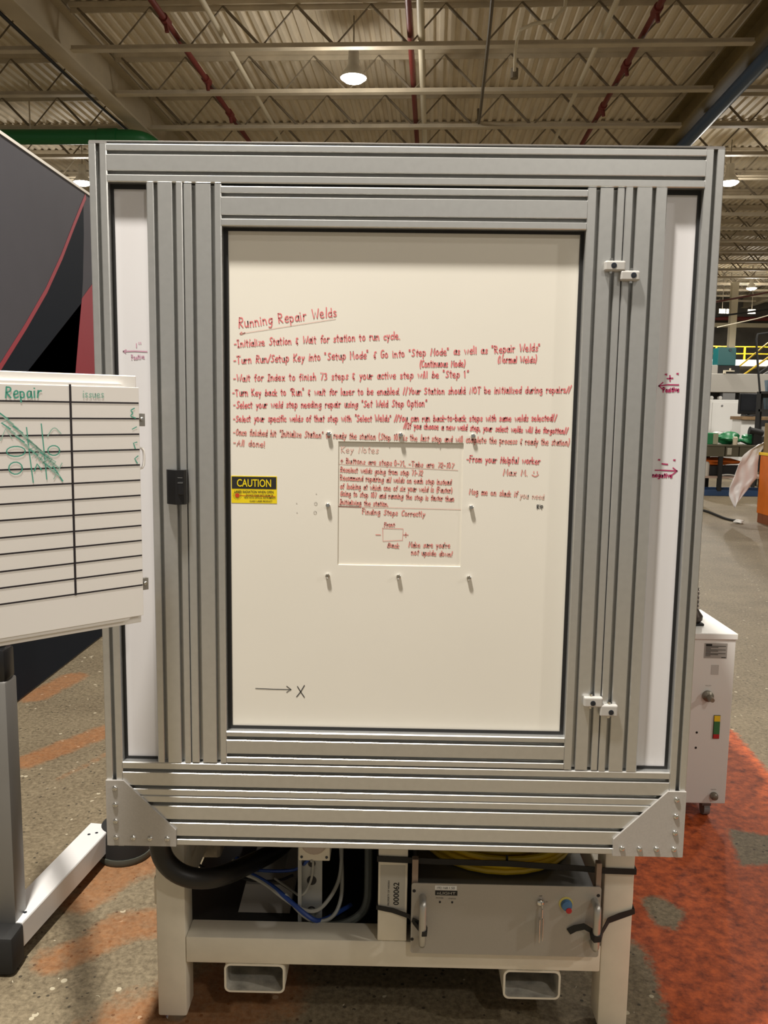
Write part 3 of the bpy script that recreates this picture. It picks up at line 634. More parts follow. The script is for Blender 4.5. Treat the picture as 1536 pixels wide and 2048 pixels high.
# steel base
LY = .15
for (x0, x1) in ((-.631, -.5525), (.5565, .6355)):
    for y0 in (LY, 1.12):
        q = MB(); q.box(x0, x1, y0, y0+.08, .027, FZ+.004, 0, .006); lg = q.build('base_leg', STEELW, cab, smooth=True)
        q = MB(); xc = (x0+x1)/2; q.cyl((xc, y0+.04, .008), (xc, y0+.04, .030), .012, 12); q.lathe((xc, y0+.04, 0), (0, 0, 1), [(.030, 0), (.030, .006), (.014, .014)], 16); q.build('levelling_foot', CHROME, lg, smooth=True)
q = MB(); q.box(-.039, .039, LY, LY+.08, .262, FZ+.004, 0, .003); cp = q.build('centre_upright', STEELW, cab, smooth=True)
q = MB(); q.box(-.5525, .5565, LY, LY+.079, .186, .2605, 0, .004); rail = q.build('front_rail', STEELW, cab, smooth=True)
q = MB(); q.box(-.5525, .5565, 1.12, 1.199, .186, .2605, 0, .004); q.build('rear_rail', STEELW, cab)
for x0 in (-.645, .567):
    q = MB(); q.box(x0, x0+.078, LY+.03, 1.17, .33, .41, 0, .005); q.build('side_rail', STEELW, cab)
for (x0, x1) in ((-.450, -.2865), (.3005, .4535)):          # fork-lift pockets: open rectangular tubes
    z0, z1, t, rr = .1025, .1855, .0055, .016
    def rr_poly(x0, x1, z0, z1, r, n=5):
        P = []
        for (cx, cz, a0) in ((x1-r, z1-r, 0), (x0+r, z1-r, 90), (x0+r, z0+r, 180), (x1-r, z0+r, 270)):
            for k in range(n+1):
                a = math.radians(a0 + 90*k/n); P.append((cx+r*math.cos(a), cz+r*math.sin(a)))
        return P
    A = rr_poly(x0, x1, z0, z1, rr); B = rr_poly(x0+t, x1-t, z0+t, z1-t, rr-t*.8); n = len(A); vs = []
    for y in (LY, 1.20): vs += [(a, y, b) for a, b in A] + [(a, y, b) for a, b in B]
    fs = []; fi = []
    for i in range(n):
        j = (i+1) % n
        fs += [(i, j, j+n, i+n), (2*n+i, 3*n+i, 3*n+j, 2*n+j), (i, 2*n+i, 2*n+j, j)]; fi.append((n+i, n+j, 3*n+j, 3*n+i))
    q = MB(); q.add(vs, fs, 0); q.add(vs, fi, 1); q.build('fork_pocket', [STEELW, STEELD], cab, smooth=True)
q = MB(); q.box(-.62, .63, .232, 1.10, .190, .196); q.build('base_shelf', BLACKM, cab)
q = MB(); q.box(-.63, .63, 1.10, 1.105, .20, FZ); q.build('base_back_plate', BLACKM, cab)
# asset sticker on the centre upright
q = MB(); q.box(-.0335, .0325, LY-.0006, LY, .352, .477, 0)
text_mesh(q, '000062', (.0165, LY-.0006, .3655), (0, 0, 1), (-1, 0, 0), .0150, .064, .0004, 1, 'LEFT', .02)
text_mesh(q, 'PROPERTY OF NISSAN', (-.0085, LY-.0006, .3640), (0, 0, 1), (-1, 0, 0), .0046, .070, .0004, 1, 'LEFT', .008)
q.build('asset_sticker', [LABELG, BLACKM], cp, fix=False)

# ------------------------------------------------------------------ things in the base
rk = thing('laser_power_unit', 'grey rack-mount laser unit with two bow handles strapped in the right of the base', 'rack unit', (.296, .13, .25))
q = MB(); q.prism(rr_poly(.049, .5435, .2465, .4435, .007), lambda a, b, l: (a, l, b), .1245, .1275); q.build('front_panel', RACK, rk)
q = MB(); q.box(.066, .526, .1275, .62, .262, .436); q.build('chassis', RACKD, rk)
for x0, x1 in ((.050, .066), (.530, .5435)):
    q = MB(); q.box(x0, x1, .131, .150, .25, .505, 0, .001); q.build('mounting_bracket', mat('bracket_tan', (.33, .25, .20), .5, .2), rk)
for xc in (.0785, .527):
    q = MB(); q.tube([(xc, .1245, .4045), (xc, .098, .4045), (xc, .092, .396), (xc, .092, .298), (xc, .098, .290), (xc, .1245, .290)], .0100, 10, smooth=1); q.build('handle', mat('satin_handle', (.50, .49, .46), .38, .7), rk, smooth=True)
for (x, z) in ((.056, .422), (.536, .420), (.053, .286), (.535, .288)):
    q = MB(); q.lathe((x, .1246, z), (0, -1, 0), [(.0045, 0), (.0045, .0006)], 12); q.build('mounting_slot', DARKH, rk)
q = MB(); q.box(.110, .167, .1238, .1245, .4265, .4385, 0); text_mesh(q, '192.168.1.50', (.1385, .1238, .429), R_, U_, .0065, .046, .0004, 1, 'CENTER'); q.build('address_sticker', [WHITE, BLACKM], rk, fix=False)
q = MB(); q.box(.111, .169, .1238, .1245, .4115, .4245, 0); text_mesh(q, 'nLIGHT', (.140, .1238, .4145), R_, U_, .007, .048, .0004, 1, 'CENTER'); q.build('maker_plate', [BLACKM, LABELG], rk, fix=False)
q = MB(); text_mesh(q, 'POWER', (.1235, .1245, .402), R_, U_, .0034, .019, .0004, 0, 'CENTER'); text_mesh(q, 'STATUS', (.1555, .1245, .401), R_, U_, .0034, .019, .0004, 0, 'CENTER')
text_mesh(q, 'OFF', (.386, .1245, .4135), R_, U_, .0032, .008, .0004, 0, 'CENTER'); text_mesh(q, 'ON', (.402, .1245, .398), R_, U_, .0032, .006, .0004, 0, 'CENTER'); q.build('panel_lettering', BLACKM, rk, fix=False)
for x in (.124, .156):
    q = MB(); q.lathe((x, .1245, .3925), (0, -1, 0), [(.0028, 0), (.0024, .002), (.001, .003)], 10); q.build('status_light', DARKH, rk)
q = MB(); q.lathe((.386, .1245, .399), (0, -1, 0), [(.0105, 0), (.0105, .004), (.008, .008), (.003, .010)], 18); ks = q.build('key_switch', CHROME, rk, smooth=True)
q = MB(); q.box(.3855, .3875, .100, .1165, .395, .403); q.box(.3855, .3875, .094, .112, .372, .396, 0, .001); q.build('key', CHROME, ks)
q = MB(); q.tube([(.387, .103, .380), (.389, .103, .368), (.390, .108, .360), (.388, .11, .372)], .0008, 6); q.box(.382, .384, .104, .118, .297, .362, 0, .0008); q.box(.391, .3925, .106, .119, .300, .364, 0, .0008); q.build('spare_key', CHROME, ks)
q = MB(); q.lathe((.4525, .1245, .396), (0, -1, 0), [(.0185, 0), (.0185, .0014)], 24, 0); q.lathe((.4535, .1245, .3945), (0, -1, 0), [(.0145, .001), (.0150, .006), (.0130, .012), (.006, .014)], 18, 1); q.lathe((.458, .1245, .3845), (0, -1, 0), [(.0078, .008), (.0078, .0152), (.004, .0165)], 12, 2)
q.build('emergency_button', [mat('pale_yellow', (.62, .52, .14), .5), mat('blue_tape', (.06, .16, .32), .4), RED], rk, smooth=True)
# yellow fibre coil lying on the rack unit
def coil(name, cx, cy, cz, rx, ry, r, turns, m, label):
    q = MB(); pts = []
    for k in range(turns*28+1):
        t = 2*math.pi*k/28; f = 1 - .11*((k//28) % 3) + .02*math.sin(t*.37)
        pts.append((cx+rx*f*math.cos(t), cy-ry*f*math.sin(t), cz + .018*(k//84) + .004*((k//28) % 3) + .004*math.sin(1.3*t)))
    q.tube(pts, r, 8); return tag(q.build(name, m, smooth=True), label, 'cable')
coil('fibre_coil', .300, .405, .4460, .215, .225, .0085, 8, YEL, 'thick yellow cable coiled on top of the grey rack unit')
def strap(name, label, pts, w, t=.002, group='black cinch straps'):
    q = MB(); P = [Vector(p) for p in pts]; vs = []; fs = []
    for i, p in enumerate(P):
        tan = (P[min(i+1, len(P)-1)] - P[max(i-1, 0)]).normalized(); upv = Vector((0, 0, 1)); upv = (upv - tan*upv.dot(tan)).normalized(); nn = tan.cross(upv)
        for (a, b) in ((-1, -1), (1, -1), (1, 1), (-1, 1)): vs.append(p + upv*(a*w/2) + nn*(b*t/2))
    for i in range(len(P)-1):
        for k in range(4): fs.append((4*i+k, 4*i+(k+1) % 4, 4*i+4+(k+1) % 4, 4*i+4+k))
    fs += [(3, 2, 1, 0), tuple(len(vs)-4+k for k in range(4))]
    q.add(vs, fs); return tag(q.build(name, BLACKM), label, 'strap', group)
strap('cinch_strap', 'long black strap stretched across the coil from centre upright to right leg', [(-.042, .20, .496), (-.042, .147, .496), (.042, .1468, .494), (.12, .150, .490), (.30, .158, .484), (.50, .152, .478), (.555, .147, .476), (.638, .147, .475), (.639, .20, .476)], .016)
strap('cinch_strap', 'black strap tying the left rack handle to the centre upright', [(-.042, .21, .360), (-.042, .147, .359), (.0, .146, .352), (.045, .140, .340), (.070, .100, .331), (.078, .0815, .329), (.0885, .0825, .329), (.0905, .098, .331), (.088, .105, .333), (.070, .116, .338), (.052, .121, .343)], .013)
strap('cinch_strap', 'black strap looped around the right rack handle and right leg', [(.639, .20, .366), (.639, .147, .364), (.60, .146, .350), (.57, .14, .341), (.548, .110, .331), (.536, .0825, .326), (.520, .0815, .325), (.515, .09, .327), (.516, .105, .335), (.500, .112, .341), (.478, .1185, .331), (.462, .1215, .319)], .017)
q = MB(); q.tube([(.302, .172, .500), (.302, .166, .480), (.302, .18, .4745)], .003, 6); tag(q.build('cable_tie', BLACKM), 'black tie around the middle of the yellow coil', 'tie')
# left bay
q = MB(); q.tube([(-.604, .096, .600), (-.602, .096, .545), (-.590, .096, .505), (-.555, .098, .470), (-.505, .105, .452), (-.450, .15, .436), (-.405, .30, .385), (-.36, .46, .330), (-.33, .6, .30)], .0265, 14, smooth=2)
tag(q.build('black_hose', mat('black_hose', (.012, .011, .010), .42), smooth=True), 'fat black hose bending from under the frame into the left of the base', 'hose')
o = thing('duct_bracket', 'upright grey duct bracket with round holes behind the left of the rail', 'bracket', (-.225, .26, .196))
q = MB(); q.box(-.262, -.197, .262, .268, .197, .470); q.build('plate', mat('galv', (.34, .35, .35), .5, .3), o)
q = MB(); q.box(-.262, -.252, .240, .262, .197, .470); q.build('flange', MATS['galv'], o)
for z, r in ((.412, .0105), (.362, .0135), (.272, .0125)):
    q = MB(); q.lathe((-.226, .262, z), (0, -1, 0), [(r, 0), (r, .0012)], 18); q.build('hole', DARKH, o)
o = thing('switch_box', 'small off-white box with a rounded cover above the grey duct bracket', 'box', (-.215, .22, .45))
q = MB(); q.box(-.258, -.172, .215, .300, .447, .609, 0, .003); q.build('body', STEELW, o)
q = MB(); q.lathe((-.215, .215, .505), (0, -1, 0), [(.036, 0), (.036, .008), (.030, .014)], 20); q.build('cover', mat('cover_tan', (.50, .42, .36), .5), o, smooth=True)
for x in (-.249, -.181):
    q = MB(); q.lathe((x, .215, .458), (0, -1, 0), [(.004, 0), (.003, .003)], 10); q.build('screw', SCREWD, o)
q = MB(); q.box(-.612, -.52, .45, .60, .310, .61, 0, .012); tag(q.build('junction_box', mat('stone_beige', (.46, .41, .32), .7, 0, .2, 40)), 'beige junction box hanging under the cabinet behind the black hose', 'box')
o = thing('cable_carton', 'pale grey carton lying on the base shelf beside the duct bracket', 'carton', (-.36, .42, .196))
q = MB(); q.prism([(-.452, .198), (-.300, .198), (-.292, .262), (-.325, .285), (-.430, .285)], lambda a, b, l: (a, l, b), .36, .62); q.build('body', mat('carton_grey', (.40, .37, .33), .7), o)
q = MB(); q.box(-.428, -.326, .355, .60, .286, .290); q.build('lid', MATS['carton_grey'], o)
def cable(name, label, pts, r, m, group='loose cables in the left of the base'):
    q = MB(); q.tube(pts, r, 8, smooth=2); return tag(q.build(name, m, smooth=True), label, 'cable', group)
cable('signal_cable', 'pale grey cable crossing in front of the duct bracket and up into the dark', [(-.46, .34, .372), (-.448, .30, .362), (-.377, .295, .342), (-.289, .25, .302), (-.24, .232, .288), (-.203, .235, .288), (-.17, .27, .312), (-.150, .30, .345), (-.146, .32, .39), (-.15, .36, .45)], .0055, GREYC)
cable('signal_cable', 'pale grey cable forming the lower loop right of the duct bracket', [(-.30, .262, .318), (-.25, .228, .278), (-.205, .228, .258), (-.165, .25, .258), (-.146, .28, .285), (-.142, .30, .33), (-.15, .34, .42)], .0055, GREYC)
cable('signal_cable', 'blue cable sagging from the black hose past the duct bracket', [(-.45, .34, .380), (-.436, .31, .362), (-.349, .29, .334), (-.28, .244, .306), (-.235, .222, .282), (-.205, .222, .264), (-.177, .28, .240), (-.12, .35, .235)], .0065, BLUEC)
cable('signal_cable', 'blue cable running up from the black hose to the switch box', [(-.44, .33, .352), (-.353, .33, .346), (-.29, .325, .352), (-.262, .31, .372), (-.24, .235, .43), (-.23, .230, .445)], .0045, BLUEC)
cable('flexible_conduit', 'thick dark grey conduit curling along the rail from the bracket hole', [(-.226, .258, .272), (-.226, .235, .270), (-.215, .232, .255), (-.19, .24, .240), (-.14, .25, .236), (-.09, .27, .252), (-.070, .28, .285), (-.068, .30, .33), (-.07, .34, .42)], .012, COND)
cable('signal_cable', 'thin grey cable looping down the face of the duct bracket', [(-.222, .212, .448), (-.221, .252, .43), (-.222, .254, .395), (-.228, .254, .36), (-.25, .236, .325), (-.29, .30, .310), (-.34, .33, .325)], .0035, GREYC)
cable('signal_cable', 'thin black cable drooping over the pale carton', [(-.62, .40, .35), (-.50, .36, .30), (-.45, .34, .32), (-.40, .33, .315), (-.33, .34, .31), (-.29, .36, .318)], .004, BLACKM)
cable('signal_cable', 'short yellow cable end high in the left of the base', [(-.46, .42, .385), (-.43, .42, .405), (-.40, .42, .43), (-.36, .45, .46)], .0065, YEL)

# ================================================================== WHITEBOARD ON ITS STAND
BA = math.radians(43)                       # board runs 43 degrees off the x axis
bd = thing('repair_whiteboard', 'white board with a black ruled repair table at the left edge', 'whiteboard', (-.568, -.100, 0), BA)
BW = .62
q = MB(); q.box(-BW, 0.0, .012, .020, 1.187, 1.735, 0, .002); q.build('back_plate', WHITEP, bd, local=True)
q = MB(); q.prism(rr_poly(-BW+.01, -.028, 1.199, 1.716, .014), lambda a, b, l: (a, l, b), .002, .012); q.build('backing_frame', WHITEP, bd, local=True)
q = MB(); q.box(-BW, -.001, -.001, .0015, 1.206, 1.7095, 0, .0008); q.build('writing_sheet', WHITEB, bd, local=True)
q = MB()
FB = lambda u, v, off: (u, -.001-off, v)
for k in range(13):
    z = 1.676 - k*(1.676-1.275)/12; q.ribbon([(-BW+.004, z+random.uniform(-.001, .001)), (-.3, z+random.uniform(-.001, .001)), (-.003, z)], .0034, FB, .0004)
q.ribbon([(-.1505, 1.711), (-.1515, 1.5), (-.1528, 1.274)], .0046, FB, .0005); q.build('ruled_lines', TAPE, bd, local=True, fix=False)
h = MB(); handwrite(h, 'Repair', -.279, 1.6815, -.208, 1.6845, .0225, FB, .0030, 0)
h.build('teal_heading', [INKT, INKTF], bd, local=True, fix=False); h = MB()
for (c0, c1, rx, rz) in ((-.262, 1.578, .018, .010), (-.188, 1.578, .012, .010), (-.264, 1.545, .013, .012)):
    h.ribbon([(c0+rx*math.cos(t*.45), c1+rz*math.sin(t*.45)) for t in range(15)], .0022, FB, .0006, 0)
h.ribbon([(-.240, 1.625), (-.236, 1.57), (-.231, 1.515)], .0022, FB, mi=0); h.ribbon([(-.211, 1.632), (-.207, 1.57), (-.204, 1.52)], .0022, FB, mi=0)
h.ribbon([(-.228, 1.538), (-.222, 1.552), (-.214, 1.540)], .003, FB, mi=0)
for k in range(12):
    x = -.287+.0085*k; z = 1.642-.0088*k; h.ribbon([(x-.004, z+.012), (x+.014, z-.002), (x, z-.008), (x+.016, z-.020)], .0030, FB, .0006, 1 if k % 3 else 0)
for k in range(6):
    x = -.236+.007*k; h.ribbon([(x, 1.600-.007*k), (x+.016, 1.585-.006*k), (x+.004, 1.570-.006*k)], .0024, FB, .0006, 1)
h.ribbon(smooth2([(-.200, 1.606), (-.186, 1.628), (-.172, 1.612)]), .002, FB, mi=1); h.ribbon([(-.29, 1.60), (-.28, 1.622), (-.268, 1.604)], .002, FB, mi=1)
h.ribbon([(-.19, 1.545), (-.172, 1.515)], .003, FB, mi=0); h.ribbon([(-.172, 1.552), (-.19, 1.52)], .002, FB, mi=1)
h.build('teal_sketch', [INKT, INKTF], bd, local=True, fix=False); h = MB()
handwrite(h, 'issues', -.125, 1.686, -.078, 1.687, .014, FB, .0022, 1)
h.build('teal_heading', [INKT, INKTF], bd, local=True, fix=False); h = MB()
h.ribbon(smooth2([(-.012, 1.665), (-.022, 1.660), (-.014, 1.655), (-.023, 1.648), (-.010, 1.644)]), .0024, FB, mi=0); h.ribbon([(-.018, 1.620), (-.008, 1.625)], .002, FB, mi=0)
h.ribbon([(-.008, 1.592), (-.016, 1.590), (-.012, 1.578)], .0024, FB, mi=0); h.ribbon([(-.006, 1.562), (-.014, 1.556), (-.008, 1.546)], .0024, FB, mi=0)
h.build('teal_tally', [INKT, INKTF], bd, local=True, fix=False)
for z in (1.640, 1.275):
    q = MB(); q.box(-.004, .016, .006, .011, z-.014, z+.014, 0, .001); ck = q.build('clamp', mat('clamp_steel', (.36, .35, .33), .4, .7), bd, local=True)
    q = MB(); q.lathe((.007, .006, z+.002), (0, -1, 0), [(.0045, 0), (.0045, .004), (.003, .006)], 10); q.build('clamp_screw', CHROME, ck, local=True)
q = MB(); q.tube([(-.002, .008, 1.580), (.010, .006, 1.577), (.012, .006, 1.56), (.010, .006, 1.536), (-.002, .008, 1.533)], .0028, 8, smooth=1); q.build('side_loop', WHITEP, bd, local=True, smooth=True)
# stand
st = thing('board_stand', 'grey post stand with a white foot beam beside the left of the machine', 'stand', (-1.165, .40, 0))
q = MB(); q.box(-1.205, -1.1300, .40, .475, .105, .87, 0, .008); q.build('post', POSTG, st, smooth=True)
q = MB(); q.box(-1.198, -1.131, .402, .470, .865, .965, 0, .012); q.build('post_collar', BLACK, st, smooth=True)
q = MB(); q.cyl((-1.165, .437, .95), (-1.165, .437, 1.50), .022, 16); q.build('inner_pole', BLACK, st, smooth=True)
q = MB(); q.tube([(-1.165, .437, 1.47), (-.98, .18, 1.47), (-.806, -.23, 1.47)], .022, 12); q.box(-.85, -.77, -.265, -.225, 1.44, 1.50, 0, .004)
q.build('support_arm', BLACK, st, smooth=True)
fb = Vector((-1.155, .405, 0)); fd = Vector((.0725, .60, 0)).normalized(); fs_ = Vector((fd.y, -fd.x, 0))
def foot_pt(l, s, z): return fb + fd*l + fs_*s + Vector((0, 0, z))
q = MB(); q.prism([(-.045, .045), (.045, .045), (.045, .118), (.043, .122), (-.043, .122), (-.045, .118)], lambda a, b, l: tuple(foot_pt(l, a, b)), 0, .60)
bm_ = q.build('foot_beam', mat('silver_beam', (.80, .80, .80), .34, .1), st)
for (l, s) in ((.04, -.018), (.05, .024), (.52, -.01), (.535, .012)):
    q = MB(); q.lathe(tuple(foot_pt(l, s, .122)), (0, 0, 1), [(.0055, 0), (.0055, .001), (.003, .0012)], 12); q.build('beam_screw', SCREWD, bm_)
q = MB(); q.box(-1.22, -1.105, .32, .404, .004, .124, 0, .014); q.build('end_cap', BLACKM, st, smooth=True)
q = MB(); q.lathe(tuple(foot_pt(.62, .08, 0)), (0, 0, 1), [(.095, 0.0), (.100, .012), (.098, .026)], 28, 1); q.lathe(tuple(foot_pt(.62, .08, 0)), (0, 0, 1), [(.094, .024), (.090, .10), (.082, .125)], 28, 0); q.build('round_foot', [BLACKM, mat('grey_green_rubber', (.07, .075, .06), .6)], st, smooth=True)

# ================================================================== DISPLAY WALL at the left
dw = thing('display_wall', 'tall dark grey display wall with red and navy curves at the left', 'display wall', (-2.12, 3.6, 0))
q = MB(); q.box(-2.20, -2.118, 1.0, 4.62, .01, 3.075); q.build('panel', DISPG, dw)
q = MB(); q.box(-2.202, -2.112, 1.0, 4.62, 3.075, 3.092); q.build('edge_trim', mat('pale_trim', (.72, .68, .60), .4), dw)
curve = [(1.0, 1.12), (1.7, 1.42), (2.3, 1.72), (2.534, 1.885), (2.85, 2.12), (3.15, 2.36), (3.40, 2.60), (3.62, 2.84), (3.80, 3.03), (3.84, 3.07)]
q = MB(); q.prism([(y, z) for y, z in curve[:-1]] + [(3.79, 2.8), (3.75, 2.5), (3.72, 2.37), (3.93, 2.48), (4.61, 2.82), (4.61, .012), (1.0, .012)], lambda a, b, l: (l, a, b), -2.118, -2.1165); q.build('navy_field', DISPN, dw)
q = MB(); q.prism([(y, z) for y, z in curve] + [(y+.012, z-.030) for y, z in reversed(curve)], lambda a, b, l: (l, a, b), -2.1164, -2.1158); q.build('red_line', DISPR, dw)
q = MB(); q.prism([(4.61, 2.85), (3.93, 2.50), (3.72, 2.37), (3.66, 2.18), (3.57, 1.88), (3.15, 1.36), (2.5, .92), (1.6, .58), (1.0, .45), (1.0, .80), (1.7, .92), (2.7, 1.22), (3.5, 1.55), (3.97, 1.88), (4.3, 2.3), (4.61, 2.6)], lambda a, b, l: (l, a, b), -2.1162, -2.1156); q.build('red_band', DISPR, dw)

# ================================================================== CHILLER at the right
ch = thing('water_chiller', 'narrow white chiller cabinet standing behind the machine at the right', 'chiller', (1.19, 1.56, 0))
q = MB(); q.box(1.005, 1.3715, 1.366, 1.765, .072, .768, 0, .003); q.build('housing', WHITE, ch)
q = MB(); q.box(1.000, 1.3765, 1.360, 1.774, .768, .793, 0, .003); q.build('lid', WHITE, ch)
YF = 1.366
q = MB(); q.box(1.246, 1.338, YF-.001, YF, .690, .752, 0)
for k in range(9): q.box(1.252, 1.332-.03*(k % 3), YF-.0016, YF-.001, .739-.005*k, .741-.005*k, 1)
q.box(1.252, 1.276, YF-.0018, YF-.001, .741, .749, 1); q.box(1.316, 1.334, YF-.0018, YF-.001, .692, .695, 1); q.build('rating_plate', [mat('rating_grey', (.33, .32, .30), .5), BLACKM], ch)
q = MB(); text_mesh(q, 'INLET', (1.272, YF, .573), R_, U_, .004, .024, .0006, 0, 'CENTER'); text_mesh(q, 'DRAIN', (1.320, YF, .131), R_, U_, .004, .022, .0006, 0, 'CENTER'); q.build('port_lettering', GREYP, ch, fix=False)
q = MB(); q.box(1.279, 1.309, YF-.0012, YF, .622, .662); q.build('blank_sticker', mat('sticker_grey', (.50, .49, .47), .5), ch)
q = MB(); q.lathe((1.270, YF, .533), (0, -1, 0), [(.022, 0), (.022, .014), (.016, .018), (.0115, .022), (.0115, .040), (.0085, .058), (.006, .058)], 18); q.build('water_inlet', BRASS, ch, smooth=True)
q = MB(); q.lathe((1.322, YF, .107), (0, -1, 0), [(.016, 0), (.016, .012), (.011, .022), (.006, .024)], 16); q.build('drain_plug', BRASS, ch, smooth=True)
lv = MB(); lv.box(1.3015, 1.3285, YF-.003, YF, .352, .452, 0, .001)
lg = lv.build('level_gauge', mat('gauge_back', (.10, .09, .06), .5), ch)
for nm, z0, z1, m in (('gauge_high', .426, .450, SAFY), ('gauge_normal', .372, .426, GREENG), ('gauge_low', .354, .372, RED)):
    q = MB(); q.box(1.303, 1.327, YF-.0055, YF-.0028, z0, z1, 0, .001); q.build(nm, m, lg)
for z in (.376, .311):
    q = MB(); q.lathe((1.237, YF, z), (0, -1, 0), [(.005, 0), (.0045, .001)], 12); q.build('vent_hole', DARKH, ch)
for (x, y) in ((1.05, 1.42), (1.31, 1.42), (1.05, 1.71), (1.31, 1.71)):
    q = MB(); q.cyl((x-.012, y, .030), (x+.012, y, .030), .030, 18); q.box(x-.018, x+.018, y-.02, y+.02, .045, .072); q.build('caster', GREYP, ch)
# dark knobbly hose end on the chiller lid
o = thing('hose_fitting', 'dark knobbly hose fitting on the white chiller lid', 'fitting', (1.255, 1.50, .793))
q = MB(); q.box(1.215, 1.282, 1.475, 1.53, .793, .803, 0, .003); q.build('foot', BLACKM, o)
q = MB(); q.lathe((1.245, 1.505, .803), (0, 0, 1), [(.026, 0), (.037, .012), (.038, .028), (.026, .045), (.020, .055)], 18); q.build('body', mat('dark_bronze', (.05, .038, .03), .4, .5), o, smooth=True)
q = MB(); q.tube([(1.245, 1.505, .85), (1.246, 1.505, .90), (1.244, 1.505, .95)], .017, 12); 
for k in range(60):
    t = k*2.4; z = .852+.0016*k; q.lathe((1.245+.016*math.cos(t), 1.505+.016*math.sin(t), z), (math.cos(t), math.sin(t), 0), [(.0045, 0), (.0035, .004), (.001, .005)], 6, 1)
q.build('braided_sleeve', [mat('braid_dark', (.05, .045, .04), .5, .4), mat('braid_light', (.30, .27, .25), .4, .6)], o)

# ================================================================== THE FAR RIGHT OF THE HALL
def bxthing(name, label, cat, x0, x1, y0, y1, z0, z1, m, c=.01, part='body', group=None):
    o = thing(name, label, cat, ((x0+x1)/2, (y0+y1)/2, z0), 0, group); MB().box(x0, x1, y0, y1, z0, z1, 0, c).build(part, m, o); return o
# mezzanine at the back
mz = thing('mezzanine', 'white-edged mezzanine deck with yellow railing far back at the right', 'mezzanine', (12.5, 31, 0))
q = MB(); q.box(9.8, 14.2, 30, 36, 3.44, 3.68); q.build('deck', WHITE, mz)
for x in (10.0, 14.1):
    q = MB(); q.box(x-.08, x+.08, 30.1, 30.26, 0, 3.44); q.build('deck_post', GREYP, mz)
for z in (3.90, 4.16):
    q = MB(); q.tube([(9.8, 30.05, z), (14.2, 30.05, z)], .022, 8); q.build('handrail', SAFY, mz)
for x in (9.9, 10.9, 11.98, 13.05, 14.1):
    q = MB(); q.box(x-.03, x+.03, 30.02, 30.08, 3.68, 4.18); q.build('rail_post', SAFY, mz)
stt = thing('steel_staircase', 'grey staircase with yellow handrails rising to the right at the far back', 'staircase', (12.1, 26, 0))
def sloped(name, x0, z0, x1, z1, y, r, m):
    q = MB(); q.tube([(x0, y, z0), (x1, y, z1)], r, 8); q.build(name, m, stt)
sloped('handrail', 10.95, 2.62, 13.4, 4.45, 25.9, .03, SAFY); sloped('handrail', 10.95, 2.62, 13.4, 4.75, 27.1, .025, SAFY)
q = MB(); q.prism([(10.2, 1.5), (13.6, 3.75), (13.6, 3.1), (10.2, .85)], lambda a, b, l: (a, l, b), 26.0, 26.06); q.build('stringer', GREYP, stt)
q = MB(); q.prism([(10.2, 1.5), (13.6, 3.75), (13.6, 3.1), (10.2, .85)], lambda a, b, l: (a, l, b), 27.0, 27.06); q.build('stringer', GREYP, stt)
for k in range(12): q = MB(); q.box(10.3+.28*k, 10.58+.28*k, 26.06, 27.0, 1.2+.19*k, 1.23+.19*k); q.build('tread', GREYP, stt)
for x, z in ((10.25, .9), (13.5, 3.2)): q = MB(); q.box(x-.05, x+.05, 26.4, 26.6, 0, z); q.build('support_post', GREYP, stt)
# header beam and pipes on the far wall
q = MB(); q.box(8, 20, 35.45, 35.7, 5.42, 5.60); tag(q.build('header_beam', mat('cream_beam', (.62, .55, .38), .5)), 'long cream beam across the dark far wall at the right', 'beam')
q = MB(); q.tube([(8, 35.3, 5.76), (20, 35.1, 5.76)], .085, 10); tag(q.build('wall_pipe', REDP, smooth=True), 'dark red pipe above the cream beam on the far wall', 'pipe')
q = MB(); q.box(13.35, 13.95, 35.9, 36.0, 3.68, 5.2); q.box(13.30, 13.35, 35.9, 36.0, 3.68, 5.2); q.box(13.95, 14.0, 35.9, 36.0, 3.68, 5.2); q.box(13.30, 14.0, 35.9, 36.0, 5.2, 5.27); struct(q.build('door_1', BLACKM))
o = thing('drain_pipe', 'white pipe with a bend over a red pipe on the far wall', 'pipe', (12.9, 35.4, 0))
q = MB(); q.tube([(12.2, 33.4, 4.35), (12.6, 33.4, 4.40), (12.82, 33.4, 4.58), (12.85, 33.4, 4.8), (12.85, 33.4, 5.4)], .09, 10, smooth=1); q.build('white_bend', WHP, o, smooth=True)
q = MB(); q.tube([(12.88, 33.5, 3.68), (12.88, 33.5, 4.45)], .08, 10); q.build('red_riser', RED, o, smooth=True)
for (x0, x1, w) in ((11.98, 12.22, 'left of the column, leftmost of three'), (12.25, 12.49, 'just left of the tall white column'), (13.06, 13.34, 'right of the tall white column')):
    o = bxthing('hanging_panel', 'small square white panel hung far back ' + w, 'panel', x0, x1, 30.0, 30.05, 5.37, 5.54, GREYC, .004, 'face', 'white hanging panels')
    q = MB(); q.cyl(((x0+x1)/2, 30.02, 5.54), ((x0+x1)/2, 30.02, 6.86), .012, 6); q.build('hanger_rod', WEBM, o)
q = MB(); q.tube([(9.4, 24.5, 5.0), (12.5, 27, 5.75), (15.5, 29, 6.25)], .03, 6); tag(q.build('diagonal_pipe', REDP), 'dark red pipe slanting below the small far lamp', 'pipe')
q = MB(); q.tube([(9.6, 24.5, 4.6), (12.5, 26.5, 5.15), (15.5, 28, 5.65)], .028, 6); tag(q.build('diagonal_pipe', BLACKM), 'black pipe slanting across in front of the white column', 'pipe')
q = MB(); q.tube([(9.1, 22.4, 4.10), (10.6, 22.4, 4.45), (12.5, 22.4, 5.1)], .014, 6, smooth=1); tag(q.build('slack_wire', WHP), 'thin pale wire slanting in front of the far cream beam', 'wire')
